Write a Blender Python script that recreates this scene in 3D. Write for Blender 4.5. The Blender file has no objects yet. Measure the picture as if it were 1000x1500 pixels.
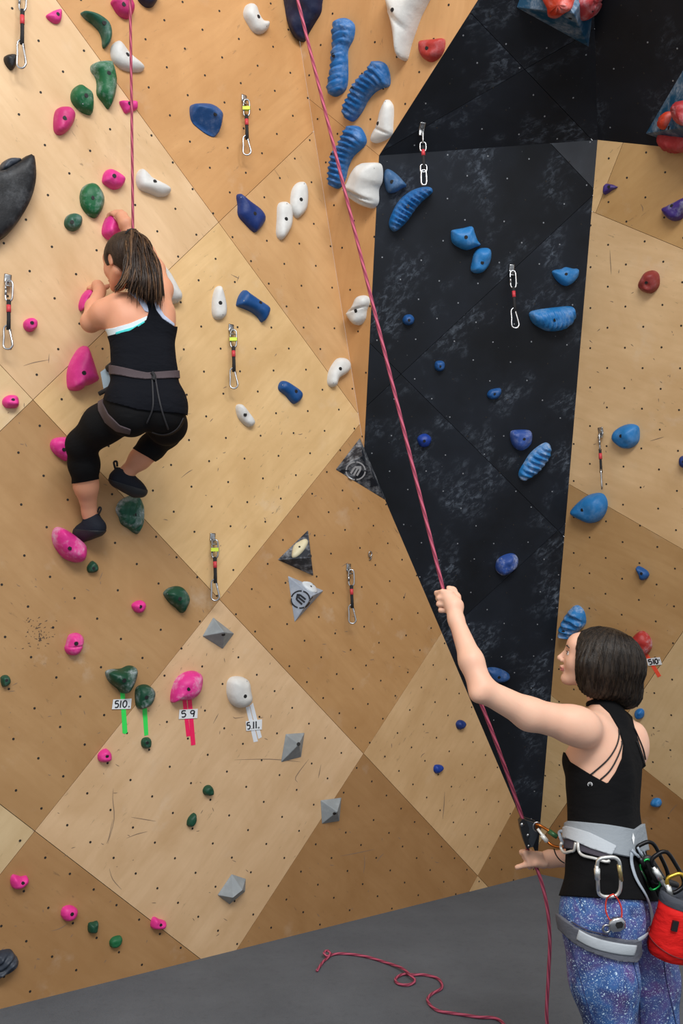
import bpy, bmesh, math, random
import numpy as np
from mathutils import Vector, Matrix
from mathutils.geometry import delaunay_2d_cdt
from mathutils.bvhtree import BVHTree

random.seed(7); RNG = np.random.default_rng(7)
SC = bpy.context.scene
COL = SC.collection

# ------------------------------------------------------------------ camera
FPX = 1330.0                       # focal length in pixels of a 1000 x 1500 frame
CAMH = 1.52                        # camera height above the mats
GRAV = np.array([.015, .9926, -.12]); GRAV /= np.linalg.norm(GRAV)     # plumb direction in lens axes (right, down, forward)
_up = -GRAV
_fw = np.array([0, 0, 1.]) - _up * _up[2]; _fw /= np.linalg.norm(_fw)
_rt = np.cross(_fw, _up)
RW = np.array([_rt, _fw, _up])     # lens axes -> world axes
def W(p):
    p = np.asarray(p, float)
    return p @ RW.T + np.array([0, 0, CAMH])
cam_d = bpy.data.cameras.new('camera'); cam = bpy.data.objects.new('camera', cam_d); COL.objects.link(cam)
cam_d.sensor_fit = 'VERTICAL'; cam_d.sensor_height = 36.0; cam_d.lens = 36.0 * FPX / 1500.0
cam_d.clip_start = .05; cam_d.clip_end = 60
_m = Matrix.Identity(4)
for i in range(3):
    _m[i][0] = RW[i][0]; _m[i][1] = -RW[i][1]; _m[i][2] = -RW[i][2]
_m[2][3] = CAMH
cam.matrix_world = _m
SC.camera = cam

# ------------------------------------------------------------------ light
SC.view_settings.view_transform = 'Standard'; SC.view_settings.look = 'None'
SC.view_settings.exposure = 0.02; SC.view_settings.gamma = 1.0; SC.view_settings.use_curve_mapping = False
wd = bpy.data.worlds.new('hall'); SC.world = wd; wd.use_nodes = True
_bg = wd.node_tree.nodes['Background']; _bg.inputs[0].default_value = (.93, .96, 1.0, 1); _bg.inputs[1].default_value = .72
def area(name, loc, target, sx, sy, power, color=(1, .985, .96)):
    l = bpy.data.lights.new(name, 'AREA'); l.shape = 'RECTANGLE'; l.size = sx; l.size_y = sy; l.energy = power; l.color = color
    o = bpy.data.objects.new(name, l); COL.objects.link(o); o.location = loc
    o.rotation_euler = (Vector(target) - Vector(loc)).to_track_quat('-Z', 'Y').to_euler()
    return o
area('hall_lamp', (.3, -2.2, 6.2), (-.1, 3.6, 1.2), 3.4, 1.6, 290)
area('hall_lamp', (2.6, -.6, 6.6), (.6, 3.6, 1.6), 1.6, 1.2, 120)

# ------------------------------------------------------------------ helpers
def ray(x, y): return np.array([(x - 500) / FPX, (y - 750) / FPX, 1.])
def J(x, y, z): return ray(x, y) * z
def unit(v):
    v = np.asarray(v, float); return v / max(1e-9, np.linalg.norm(v))

class Plane:
    def __init__(s, n, d): s.n = np.asarray(n, float); s.d = d
    @staticmethod
    def of(a, b, c):
        n = unit(np.cross(b - a, c - a)); d = n @ a
        if d < 0: n, d = -n, -d
        return Plane(n, d)
    def hit(s, x, y, off=0):
        r = ray(x, y); return r * ((s.d - off) / (s.n @ r))     # off = height off the face towards the viewer
    def frame(s):
        if not hasattr(s, 'fr'):
            N = -s.n; e2 = unit(-GRAV - N * (-GRAV @ N)); e1 = np.cross(e2, N)
            o = s.n * s.d; s.fr = (o, e1, e2, N)
        return s.fr
    def to2(s, p):
        o, e1, e2, N = s.frame(); q = np.asarray(p) - o; return np.stack([q @ e1, q @ e2], -1)
    def to3(s, q, h=0.):
        o, e1, e2, N = s.frame(); q = np.asarray(q, float)
        return o + q[..., :1] * e1 + q[..., 1:2] * e2 + np.asarray(h, float)[..., None] * N
    def px2(s, x, y, off=0): return s.to2(s.hit(x, y, off))
def meet(*pl):
    return np.linalg.solve(np.array([p.n for p in pl]), np.array([p.d for p in pl]))
def pix(p):
    p = np.asarray(p, float); return np.stack([p[..., 0] / p[..., 2] * FPX + 500, p[..., 1] / p[..., 2] * FPX + 750], -1)

def srgb(r, g, b):
    f = lambda c: ((c / 255 + .055) / 1.055) ** 2.4 if c > 10 else c / 255 / 12.92
    return (f(r), f(g), f(b), 1)

def mesh_obj(name, V, F, mat, parent=None, label=None, cat=None, group=None, kind=None, smooth=True, uv=None, cam_space=True, origin=None):
    V = np.asarray(V, float)
    if cam_space: V = W(V)
    if parent is not None: org = Vector(parent['_o'])
    elif origin is not None: org = Vector(origin)
    else:
        c = V.mean(0); org = Vector((c[0], c[1], V[:, 2].min()))
    me = bpy.data.meshes.new(name)
    if isinstance(F, np.ndarray):
        n = F.shape[1]
        me.vertices.add(len(V)); me.vertices.foreach_set('co', (V - np.array(org)).ravel())
        me.loops.add(F.size); me.loops.foreach_set('vertex_index', F.ravel().astype(np.int32))
        me.polygons.add(len(F)); me.polygons.foreach_set('loop_start', np.arange(0, F.size, n, dtype=np.int32))
        me.update(calc_edges=True)
    else:
        me.from_pydata([tuple(v) for v in V - np.array(org)], [], [tuple(int(i) for i in f) for f in F]); me.update()
    if smooth: me.polygons.foreach_set('use_smooth', [True] * len(me.polygons))
    if uv is not None:
        l = me.uv_layers.new(name='UVMap'); vi = np.empty(len(me.loops), np.int32); me.loops.foreach_get('vertex_index', vi)
        l.data.foreach_set('uv', np.asarray(uv, float)[vi].ravel())
    if isinstance(mat, (list, tuple)):
        for m in mat: me.materials.append(m)
    elif mat: me.materials.append(mat)
    o = bpy.data.objects.new(name, me); COL.objects.link(o)
    if parent is not None:
        o.parent = parent
    else: o.location = org
    o['_o'] = tuple(org)
    tag(o, label, cat, group, kind)
    return o
def tag(o, label=None, cat=None, group=None, kind=None):
    if label: o['label'] = label
    if cat: o['category'] = cat
    if group: o['group'] = group
    if kind: o['kind'] = kind
    return o
def empty(name, p, label, cat, group=None):
    o = bpy.data.objects.new(name, None); COL.objects.link(o); w = W(p); o.location = w; o['_o'] = tuple(w); o.empty_display_size = .05
    return tag(o, label, cat, group)

def catmull(P, n=6, closed=False):
    P = [np.asarray(p, float) for p in P]; out = []
    m = len(P); rng = range(m) if closed else range(m - 1)
    for i in rng:
        if closed: p0, p1, p2, p3 = P[i - 1], P[i], P[(i + 1) % m], P[(i + 2) % m]
        else: p0, p1, p2, p3 = P[max(i - 1, 0)], P[i], P[i + 1], P[min(i + 2, m - 1)]
        for k in range(n):
            t = k / n
            out.append(.5 * (2 * p1 + (p2 - p0) * t + (2 * p0 - 5 * p1 + 4 * p2 - p3) * t * t + (3 * p1 - p0 - 3 * p2 + p3) * t ** 3))
    if not closed: out.append(P[-1])
    return np.array(out)

def tube(P, r, sides=8, closed=False, flat=None, wide=1.):
    """sweep a round (or flattened: normal `flat`, widening `wide`) section along P"""
    P = np.asarray(P, float); n = len(P); r = np.broadcast_to(np.asarray(r, float), (n,))
    if closed: T = np.roll(P, -1, 0) - np.roll(P, 1, 0)
    else: T = np.gradient(P, axis=0)
    T /= np.linalg.norm(T, axis=1)[:, None] + 1e-12
    V = []
    a = unit(np.cross(T[0], [.3, .2, .93])) if flat is None else None
    for i in range(n):
        if flat is not None:
            b = np.asarray(flat if np.ndim(flat) == 1 else flat[i], float); a = unit(np.cross(b, T[i])); b = np.cross(T[i], a)
        else:
            a = unit(a - T[i] * (a @ T[i])); b = np.cross(T[i], a)
        for k in range(sides):
            t = 2 * math.pi * k / sides
            V.append(P[i] + r[i] * (wide * math.cos(t) * a + math.sin(t) * b))
    F = []
    for i in range(n if closed else n - 1):
        j = (i + 1) % n
        for k in range(sides):
            l = (k + 1) % sides
            F.append((i * sides + k, j * sides + k, j * sides + l, i * sides + l))
    if not closed:
        F.append(tuple(range(sides))); F.append(tuple((n - 1) * sides + k for k in range(sides))[::-1])
    return V, F
def join(*parts):
    V = []; F = []
    for v, f in parts:
        b = len(V); V += [tuple(x) for x in v]; F += [tuple(int(i) + b for i in q) for q in f]
    return V, F
def boxy(c, ax, ay, az):
    """box from centre and three half-axis vectors"""
    c, ax, ay, az = [np.asarray(q, float) for q in (c, ax, ay, az)]
    V = [c + sx * ax + sy * ay + sz * az for sx in (-1, 1) for sy in (-1, 1) for sz in (-1, 1)]
    return V, [(0, 1, 3, 2), (4, 6, 7, 5), (0, 4, 5, 1), (2, 3, 7, 6), (0, 2, 6, 4), (1, 5, 7, 3)]
def cyl(c, ax, r, h, sides=12, r2=None):
    """cylinder standing on c along unit axis ax"""
    ax = unit(ax); a = unit(np.cross(ax, [.31, .22, .92])); b = np.cross(ax, a); c = np.asarray(c, float); r2 = r if r2 is None else r2
    V = [c + r * (math.cos(2 * math.pi * k / sides) * a + math.sin(2 * math.pi * k / sides) * b) for k in range(sides)]
    V += [c + ax * h + r2 * (math.cos(2 * math.pi * k / sides) * a + math.sin(2 * math.pi * k / sides) * b) for k in range(sides)]
    F = [(k, (k + 1) % sides, sides + (k + 1) % sides, sides + k) for k in range(sides)] + [tuple(range(sides))[::-1], tuple(range(sides, 2 * sides))]
    return V, F
def slab(poly3, N, t, chamfer=.0):
    """prism: outline poly3 (top face) extruded back by t along -N"""
    P = np.asarray(poly3, float); n = len(P); N = np.asarray(N, float)
    V = list(P) + list(P - N * t)
    a = np.cross(P[1] - P[0], P[2] - P[1]); fwd = sum(np.cross(P[i] - P[0], P[(i + 1) % n] - P[0]) for i in range(n)) @ N > 0
    top = list(range(n)) if fwd else list(range(n))[::-1]
    F = [tuple(top), tuple(i + n for i in top[::-1])]
    for i in range(n):
        a, b = top[i], top[(i + 1) % n]
        F.append((a, a + n, b + n, b))
    return V, F

# ------------------------------------------------------------------ materials
MATS = {}
def nodes(name):
    m = bpy.data.materials.new(name); m.use_nodes = True; nt = m.node_tree
    return m, nt, nt.nodes['Principled BSDF']
def N_(nt, t, **kw):
    n = nt.nodes.new(t)
    for k, v in kw.items():
        if k.startswith('i_'): n.inputs[int(k[2:]) if k[2:].isdigit() else k[2:].replace('_', ' ')].default_value = v
        else: setattr(n, k, v)
    return n
def noise(nt, vec, scale, detail=3, rough=.55, dist=0.):
    n = N_(nt, 'ShaderNodeTexNoise'); n.inputs['Scale'].default_value = scale; n.inputs['Detail'].default_value = detail
    n.inputs['Roughness'].default_value = rough; n.inputs['Distortion'].default_value = dist
    nt.links.new(vec, n.inputs['Vector']); return n.outputs['Fac']
def ramp(nt, src, stops):
    n = N_(nt, 'ShaderNodeValToRGB'); cr = n.color_ramp
    while len(cr.elements) < len(stops): cr.elements.new(.5)
    for e, (p, c) in zip(cr.elements, stops):
        e.position = p; e.color = c if len(c) == 4 else (*c, 1)
    nt.links.new(src, n.inputs[0]); return n.outputs[0]
def mix(nt, fac, a, b, mode='MIX'):
    n = N_(nt, 'ShaderNodeMix', data_type='RGBA', blend_type=mode)
    for s, i in ((fac, 0), (a, 6), (b, 7)):
        if hasattr(s, 'links'): nt.links.new(s, n.inputs[i])
        else: n.inputs[i].default_value = s
    return n.outputs[2]
def mapping(nt, vec, scale=(1, 1, 1), rot=(0, 0, 0)):
    n = N_(nt, 'ShaderNodeMapping'); n.inputs['Scale'].default_value = scale; n.inputs['Rotation'].default_value = rot
    nt.links.new(vec, n.inputs['Vector']); return n.outputs[0]
def bump(nt, src, b, strength=.3, dist=.005):
    n = N_(nt, 'ShaderNodeBump'); n.inputs['Strength'].default_value = strength; n.inputs['Distance'].default_value = dist
    nt.links.new(src, n.inputs['Height']); nt.links.new(n.outputs[0], b.inputs['Normal'])
def grey(v): return (v, v, v, 1)

def plain(name, c, rough=.5, metal=0., bmp=0., bscale=200, spec=.5, sheen=0):
    if name in MATS: return MATS[name]
    m, nt, b = nodes(name); b.inputs['Base Color'].default_value = c; b.inputs['Roughness'].default_value = rough; b.inputs['Metallic'].default_value = metal
    b.inputs['Specular IOR Level'].default_value = spec
    if sheen: b.inputs['Sheen Weight'].default_value = sheen
    tc = N_(nt, 'ShaderNodeTexCoord').outputs['Object']
    n = noise(nt, tc, bscale, 2)
    nt.links.new(mix(nt, .12, c, mix(nt, n, (c[0] * .7, c[1] * .7, c[2] * .7, 1), (min(1, c[0] * 1.25), min(1, c[1] * 1.25), min(1, c[2] * 1.25), 1))), b.inputs['Base Color'])
    if bmp: bump(nt, n, b, bmp, .002)
    MATS[name] = m; return m

def plywood(name, c, contrast=1.):
    """c: sRGB triple. veneer: long soft grain, cloudy blotches, small dark scuffs"""
    if name in MATS: return MATS[name]
    m, nt, b = nodes(name); c = (c[0] * 1.0, c[1] * .965, c[2] * .90); c = srgb(*c)
    uv = N_(nt, 'ShaderNodeTexCoord').outputs['UV']
    grain = noise(nt, mapping(nt, uv, (2.2, 26, 1)), 1.6, 5, .6, .9)
    cloud = noise(nt, mapping(nt, uv, (1, 1.6, 1)), 2.6, 5, .6, .5)
    dk = (c[0] * .80, c[1] * .74, c[2] * .66, 1); lt = (min(1, c[0] * 1.10), min(1, c[1] * 1.13), min(1, c[2] * 1.20), 1)
    col = mix(nt, ramp(nt, cloud, [(.28, grey(0)), (.72, grey(1))]), mix(nt, .85, c, dk), mix(nt, .75, c, lt))
    g2 = ramp(nt, grain, [(.40, grey(0)), (.62, grey(1))])
    f = N_(nt, 'ShaderNodeMath', operation='MULTIPLY'); nt.links.new(g2, f.inputs[0]); f.inputs[1].default_value = .22 * contrast
    col = mix(nt, f.outputs[0], col, mix(nt, .5, c, dk))
    # swirling figure of rotary-cut veneer
    w = N_(nt, 'ShaderNodeTexWave', wave_type='BANDS', bands_direction='Y'); w.inputs['Scale'].default_value = 3.2; w.inputs['Distortion'].default_value = 9; w.inputs['Detail'].default_value = 2.5; w.inputs['Detail Scale'].default_value = .8
    nt.links.new(mapping(nt, uv, (.5, 1.7, 1)), w.inputs['Vector'])
    fw = N_(nt, 'ShaderNodeMath', operation='MULTIPLY'); nt.links.new(ramp(nt, w.outputs['Fac'], [(.62, grey(0)), (.95, grey(1))]), fw.inputs[0]); fw.inputs[1].default_value = .13 * contrast
    col = mix(nt, fw.outputs[0], col, dk)
    # scuffs
    sc = noise(nt, mapping(nt, uv, (1, 3.5, 1), (0, 0, .9)), 17, 4, .65, .4)
    where = noise(nt, uv, 1.9, 2)
    fs = N_(nt, 'ShaderNodeMath', operation='MULTIPLY')
    nt.links.new(ramp(nt, sc, [(.63, grey(0)), (.71, grey(1))]), fs.inputs[0]); nt.links.new(ramp(nt, where, [(.44, grey(0)), (.66, grey(.6))]), fs.inputs[1])
    col = mix(nt, fs.outputs[0], col, (.12, .08, .055, 1))
    ch = noise(nt, uv, 7, 5, .6); wh2 = noise(nt, mapping(nt, uv, (1, 1, 1), (0, 0, 2)), 2.3, 2)
    fc = N_(nt, 'ShaderNodeMath', operation='MULTIPLY'); nt.links.new(ramp(nt, ch, [(.56, grey(0)), (.78, grey(.5))]), fc.inputs[0]); nt.links.new(ramp(nt, wh2, [(.5, grey(0)), (.7, grey(.8))]), fc.inputs[1])
    col = mix(nt, fc.outputs[0], col, (.80, .74, .64, 1))
    nt.links.new(col, b.inputs['Base Color']); b.inputs['Roughness'].default_value = .48; b.inputs['Specular IOR Level'].default_value = .32
    bump(nt, grain, b, .10, .002)
    MATS[name] = m; return m

def blackpaint(name, c=(.0065, .008, .011, 1), chalk=.30):
    if name in MATS: return MATS[name]
    m, nt, b = nodes(name); uv = N_(nt, 'ShaderNodeTexCoord').outputs['UV']
    big = noise(nt, uv, 3.4, 3, .55); fine = noise(nt, mapping(nt, uv, (1, 1.8, 1), (0, 0, .5)), 22, 6, .75, .5)
    f = N_(nt, 'ShaderNodeMath', operation='MULTIPLY'); nt.links.new(ramp(nt, big, [(.52, grey(0)), (.70, grey(1))]), f.inputs[0]); nt.links.new(ramp(nt, fine, [(.48, grey(0)), (.78, grey(1))]), f.inputs[1])
    f2 = N_(nt, 'ShaderNodeMath', operation='MULTIPLY'); nt.links.new(f.outputs[0], f2.inputs[0]); f2.inputs[1].default_value = chalk * 1.9
    soft = noise(nt, uv, 1.7, 4, .6)
    col = mix(nt, ramp(nt, soft, [(.35, grey(0)), (.75, grey(1))]), c, (c[0] * 2.3 + .002, c[1] * 2.4 + .003, c[2] * 2.5 + .006, 1))
    col = mix(nt, f2.outputs[0], col, (.33, .40, .50, 1))
    sp = noise(nt, uv, 95, 2, .5); f3 = ramp(nt, sp, [(.75, grey(0)), (.80, grey(.5))])
    col = mix(nt, f3, col, (.45, .47, .5, 1))
    nt.links.new(col, b.inputs['Base Color']); b.inputs['Roughness'].default_value = .55; b.inputs['Specular IOR Level'].default_value = .25
    bump(nt, fine, b, .08, .002)
    MATS[name] = m; return m

def resin(name, c, chalk=.3, rough=.45, dark=None):
    """polyurethane hold with rubbed-in chalk"""
    if name in MATS: return MATS[name]
    m, nt, b = nodes(name); c = srgb(*c); tc = N_(nt, 'ShaderNodeTexCoord').outputs['Object']
    n1 = noise(nt, tc, 13, 4, .6); n2 = noise(nt, tc, 60, 4, .7)
    d = dark or (c[0] * .55, c[1] * .55, c[2] * .58, 1)
    col = mix(nt, ramp(nt, n1, [(.35, grey(0)), (.65, grey(1))]), mix(nt, .35, c, d), c)
    f = N_(nt, 'ShaderNodeMath', operation='MULTIPLY'); nt.links.new(ramp(nt, n1, [(.44, grey(0)), (.60, grey(1))]), f.inputs[0]); nt.links.new(ramp(nt, n2, [(.36, grey(.15)), (.7, grey(1))]), f.inputs[1])
    f2 = N_(nt, 'ShaderNodeMath', operation='MULTIPLY'); nt.links.new(f.outputs[0], f2.inputs[0]); f2.inputs[1].default_value = chalk
    col = mix(nt, f2.outputs[0], col, (.66, .70, .76, 1))
    nt.links.new(col, b.inputs['Base Color']); b.inputs['Roughness'].default_value = rough; b.inputs['Specular IOR Level'].default_value = .35
    bump(nt, n2, b, .40, .003)
    MATS[name] = m; return m

STEEL = plain('galvanised_steel', (.40, .41, .42, 1), .30, 1.0)
ALU = plain('polished_aluminium', (.52, .53, .55, 1), .28, 1.0)
DARKM = plain('dark_bolt_socket', (.012, .012, .013, 1), .6, .2)
BLACKFAB = plain('black_webbing', (.012, .012, .014, 1), .8)

# ------------------------------------------------------------------ the faces of the wall
PL = {}
PL['L'] = Plane(unit([-.622, -.005, .783]), 3.62 / np.linalg.norm([-.622, -.005, .783]))
T_ = PL['L'].hit(787, 1256); P2 = PL['L'].hit(533, 660); A0 = PL['L'].hit(437, 50)
_al = math.radians(-45); _h = np.array([math.cos(_al), 0, math.sin(_al)]); _h = unit(_h - GRAV * (_h @ GRAV))
PL['R'] = Plane.of(T_, T_ + _h, ray(890, 500) * 4.6)
P4 = PL['R'].hit(875, 205)
PL['B'] = Plane.of(T_, P2, P4); P3 = PL['B'].hit(555, 228)
PL['S'] = Plane.of(A0, P2, P3); SU = PL['S'].hit(700, 0)
PL['U'] = Plane.of(P3, P4, SU)
PL['V'] = Plane.of(P4, PL['R'].hit(1000, 218), PL['U'].hit(868, -60))
_a = PL['L'].hit(0, 1478); _b = PL['L'].hit(700, 1303); _d = unit(_b - _a); _q = unit(np.cross(_d, GRAV))
PL['F'] = Plane.of(_a, _b, _a + _q)
if PL['F'].n @ GRAV < 0: PL['F'].n *= -1; PL['F'].d *= -1

# plywood lattice on the big left face: least squares through the measured panel corners
_P = {(0, 0): (325, 325), (0, 1): (45, 588), (1, 1): (320, 878), (1, 0): (530, 617), (2, 1): (530, 1100), (1, 2): (50, 1218), (2, 2): (327, 1426), (3, 1): (700, 1285)}
_A = []; _B = []
for (u, v), (x, y) in _P.items():
    _A.append([u, v, 1]); _B.append(PL['L'].px2(x, y))
LAT = np.linalg.lstsq(np.array(_A, float), np.array(_B), rcond=None)[0]
def lat(u, v): return np.array([u, v, 1.]) @ LAT

def clip2(P, a, b, keep_pt):
    """clip 2d polygon by the line a-b keeping keep_pt's side"""
    a = np.asarray(a, float); b = np.asarray(b, float); nrm = np.array([-(b - a)[1], (b - a)[0]]); nrm /= np.linalg.norm(nrm)
    if (np.asarray(keep_pt) - a) @ nrm < 0: nrm = -nrm
    out = []; n = len(P)
    for i in range(n):
        p, q = P[i], P[(i + 1) % n]; dp, dq = (p - a) @ nrm, (q - a) @ nrm
        if dp >= 0: out.append(p)
        if (dp >= 0) != (dq >= 0): out.append(p + (q - p) * dp / (dp - dq))
    return out
def clip_convex(P, C):
    c = np.mean(C, 0)
    for i in range(len(C)):
        if len(P) < 3: return []
        P = clip2(P, C[i], C[(i + 1) % len(C)], c)
    return P
def inset_cell(C, d):
    """shrink a convex cell by d"""
    c = np.mean(C, 0); out = [np.asarray(p, float) for p in C]; r = [p for p in out]
    for i in range(len(C)):
        a, b = out[i], out[(i + 1) % len(C)]; n = np.array([-(b - a)[1], (b - a)[0]]); n /= np.linalg.norm(n)
        if (c - a) @ n < 0: n = -n
        r = clip2(r, a + n * d, b + n * d, c)
    return r
def area2(P):
    P = np.asarray(P); return abs(np.sum(P[:, 0] * np.roll(P[:, 1], -1) - P[:, 1] * np.roll(P[:, 0], -1))) / 2
def clean2(P):
    out = []
    for p in P:
        if not out or np.linalg.norm(p - out[-1]) > 1e-4: out.append(p)
    if len(out) > 1 and np.linalg.norm(out[0] - out[-1]) < 1e-4: out.pop()
    return out

UP = -GRAV
def panel(wall, key, P, mat, rot, parent):
    pl = PL[key]; P = clean2(P)
    if len(P) < 3 or area2(P) < 1e-4: return
    V, F = slab(pl.to3(np.array(P)), pl.frame()[3], .018)
    q = pl.to2(np.array(V)); c, s = math.cos(rot), math.sin(rot)
    off = RNG.uniform(-20, 20, 2)
    uv = np.stack([q[:, 0] * c + q[:, 1] * s, -q[:, 0] * s + q[:, 1] * c], -1) + off
    return mesh_obj('plywood_panel', V, F, mat, parent, smooth=False, uv=uv)
def backing(name, key, P, label=None):
    pl = PL[key]; o, e1, e2, N = pl.frame()
    V, F = slab(pl.to3(np.array(clean2(P))) - N * .0185, N, .04)
    return mesh_obj(name, V, F, plain('dark_backing_timber', (.03, .022, .016, 1), .8), kind='structure', smooth=False, label=label, cat=None)

TN = {}
def tnut(key, q, r=.0055, chalky=False):
    pl = PL[key]; c = pl.to3(np.array(q), .0006); N = pl.frame()[3]
    TN.setdefault((key, chalky), []).append(cyl(c - N * .002, N, r, .0024, 8, r * .92))

# corner points shared between faces
C_LR = meet(PL['L'], PL['R'], PL['F'])
topL = 3.6     # how far the faces run above the frame
def up_along(a, b, t): return a + (b - a) * t
LS_top = up_along(P2, A0, 1.9)
SUx = up_along(P3, SU, 1.7)
# ---- left face
L = PL['L']; wl = [L.px2(0, 1478) + (L.px2(0, 1478) - L.px2(700, 1303)) * .9]
base_dir = (L.to2(C_LR) - L.px2(0, 1478))
_left0 = L.px2(0, 1478) - base_dir * .75
_lt = L.to2(LS_top)
polyL = [_left0, L.to2(C_LR), L.to2(T_), L.to2(P2), _lt, np.array([_left0[0], _lt[1]])]
wall_left = backing('wall_left', 'L', polyL)
PCOL = {(-1, 0): (226, 198, 164), (-1, -1): (208, 164, 116), (0, -1): (212, 174, 130), (0, 0): (228, 198, 152), (0, 1): (184, 150, 110), (-1, 1): (230, 208, 172),
        (1, 0): (192, 154, 110), (1, 1): (222, 194, 162), (2, 0): (212, 182, 144), (2, 1): (170, 134, 94), (1, 2): (176, 140, 100), (0, 2): (214, 194, 160), (3, 0): (166, 132, 92), (3, 1): (212, 184, 146)}  # plywood tones, with brighter-top, dimmer-bottom hall light partly put into the colours
for i in range(-6, 6):
    for j in range(-6, 7):
        cell = [lat(i, j), lat(i + 1, j), lat(i + 1, j + 1), lat(i, j + 1)]
        P = clip_convex(polyL, inset_cell(cell, .0011))
        if len(P) < 3: continue
        c = PCOL.get((i, j), (222, 190, 145) if (i + j) % 2 == 0 else (192, 150, 102))
        mt = plywood('plywood_%d_%d_%d' % c, c)
        r = math.atan2(*(lat(1, 0) - lat(0, 0))[::-1]) if (i + j) % 2 else math.atan2(*(lat(0, 1) - lat(0, 0))[::-1])
        panel('L', 'L', P, mt, r, wall_left)
def inside(P, q):
    x, y = q; r = False; n = len(P)
    for i in range(n):
        (x1, y1), (x2, y2) = P[i], P[(i + 1) % n]
        if (y1 > y) != (y2 > y) and x < (x2 - x1) * (y - y1) / (y2 - y1) + x1: r = not r
    return r
for i in range(-40, 40):
    for j in range(-40, 40):
        uvp = (np.array([3.52, 1.65]) + i * np.array([.905, -.045]) + j * np.array([.10, .93])) / 8
        q = lat(*uvp)
        if inside(polyL, q) and -60 < pix(L.to3(q))[0] < 1000 and -60 < pix(L.to3(q))[1] < 1500:
            tnut('L', q + RNG.normal(0, .0015, 2))

# ---- narrow slanted face between the left face and the black wall
S = PL['S']
polyS = [S.to2(P2), S.to2(P3), S.to2(SUx), S.to2(LS_top)]
wall_mid = backing('wall_middle', 'S', polyS)
sx_ = S.to2(up_along(P2, A0, .853))          # the seam between the two boards runs from here to the corner of the black wall
for P, c in (([S.to2(P2), S.to2(P3), sx_], (212, 168, 120)), ([sx_, S.to2(P3), S.to2(SUx), S.to2(LS_top)], (212, 170, 124))):
    panel('S', 'S', inset_cell(P, .0008), plywood('plywood_warm_%d' % c[2], c), 1.1, wall_mid)
a = S.px2(526, 120) ; 
for i in range(-24, 24):
    for j in range(-24, 24):
        q = S.px2(530, 53 + 55) + i * np.array([.10, .105]) + j * np.array([-.10, .105])
        if inside(polyS, q) and pix(S.to3(q))[1] > -60: tnut('S', q)

# ---- black wall
def split(polys, key, p, q):
    pl = PL[key]; a, b = pl.px2(*p), pl.px2(*q); d = unit(b - a); n = np.array([-d[1], d[0]]); out = []
    for P in polys:
        for s in (1, -1):
            R_ = clip2(P, a + n * s * .0011, b + n * s * .0011, a + n * s)
            R_ = clean2(R_)
            if len(R_) > 2 and area2(R_) > 2e-4: out.append(R_)
    return out
B = PL['B']; polyB = [B.to2(T_), B.to2(P2), B.to2(P3), B.to2(P4)]
wall_back = backing('wall_back', 'B', polyB)
BL1 = blackpaint('black_paint'); BL2 = blackpaint('black_paint_faded', (.028, .030, .034, 1), .22)
ps = split([polyB], 'B', (805, 209), (873, 281))
tri = min(ps, key=area2); rest = max(ps, key=area2)
panel('B', 'B', tri, BL2, .3, wall_back)
ps = [rest]
for p, q in (((850, 303), (540, 592)), ((548, 509), (832, 792)), ((830, 765), (640, 940))): ps = split(ps, 'B', p, q)
for P in ps: panel('B', 'B', P, BL1, .8, wall_back)
for i in range(-30, 30):
    for j in range(-30, 30):
        q = B.px2(640, 470) + i * np.array([.10, .098]) + j * np.array([-.10, .098]) + RNG.normal(0, .004, 2)
        if inside(polyB, q): tnut('B', q, .0040, RNG.random() < .6)

# ---- black overhang above
U = PL['U']; Kx = U.hit(868, -60); Ktop = P4 + (Kx - P4) * 1.25
polyU = [U.to2(P3), U.to2(P4), U.to2(Ktop), U.to2(SUx)]
wall_up = backing('wall_upper', 'U', polyU)
ps = [polyU]
for p, q in (((560, 222), (840, 60)), ((700, 30), (862, 200))): ps = split(ps, 'U', p, q)
for P in ps: panel('U', 'U', P, BL1, .5, wall_up)
Vp = PL['V']; R = PL['R']; rv = R.hit(1000, 218); rvx = P4 + (rv - P4) * 3.2
polyV = [Vp.to2(P4), Vp.to2(rvx), Vp.to2(rvx + (Ktop - P4)), Vp.to2(Ktop)]
wall_upr = backing('wall_upper_right', 'V', polyV)
panel('V', 'V', polyV, BL1, .2, wall_upr)
for key, pl, poly in (('U', U, polyU), ('V', Vp, polyV)):
    o0 = pl.px2(760, 100) if key == 'U' else pl.px2(900, 100)
    for i in range(-24, 24):
        for j in range(-24, 24):
            q = o0 + i * np.array([.10, .098]) + j * np.array([-.10, .098]) + RNG.normal(0, .005, 2)
            if inside(poly, q) and pix(pl.to3(q))[1] > -60 and pix(pl.to3(q))[0] < 1060: tnut(key, q, .0040, RNG.random() < .5)

# ---- right face
Rb = meet(PL['R'], PL['F'], Plane.of(np.array([1.9, 0, 3.]), np.array([1.9, 1, 3.]), np.array([1.9, 0, 4.])))
rfar = R.to2(Rb) + (R.to2(Rb) - R.to2(C_LR)) * .8
rt = R.to2(rvx); rl = R.to2(P4)
polyR = [R.to2(C_LR), rfar, rt, rl, R.to2(T_)]
wall_right = backing('wall_right', 'R', polyR)
l1, l2, l3 = ((872, 312), (1000, 365)), ((838, 712), (1000, 805)), ((811, 1022), (1000, 1172))
m1, m2 = ((912, 210), (872, 312)), ((1000, 925), (893, 1083))
def side(P, line, kp):
    a, b = R.px2(*line[0]), R.px2(*line[1]); d = unit(b - a); n = np.array([-d[1], d[0]]); k = R.px2(*kp)
    s = 1 if (k - a) @ n > 0 else -1
    return clip2(P, a + n * s * .0011, b + n * s * .0011, k)
above, below = (900, 100), (900, 1300)
lt_, rt_ = (700, 700), (1200, 700)
LTc, DKc = (218, 188, 144), (192, 156, 104)
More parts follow.
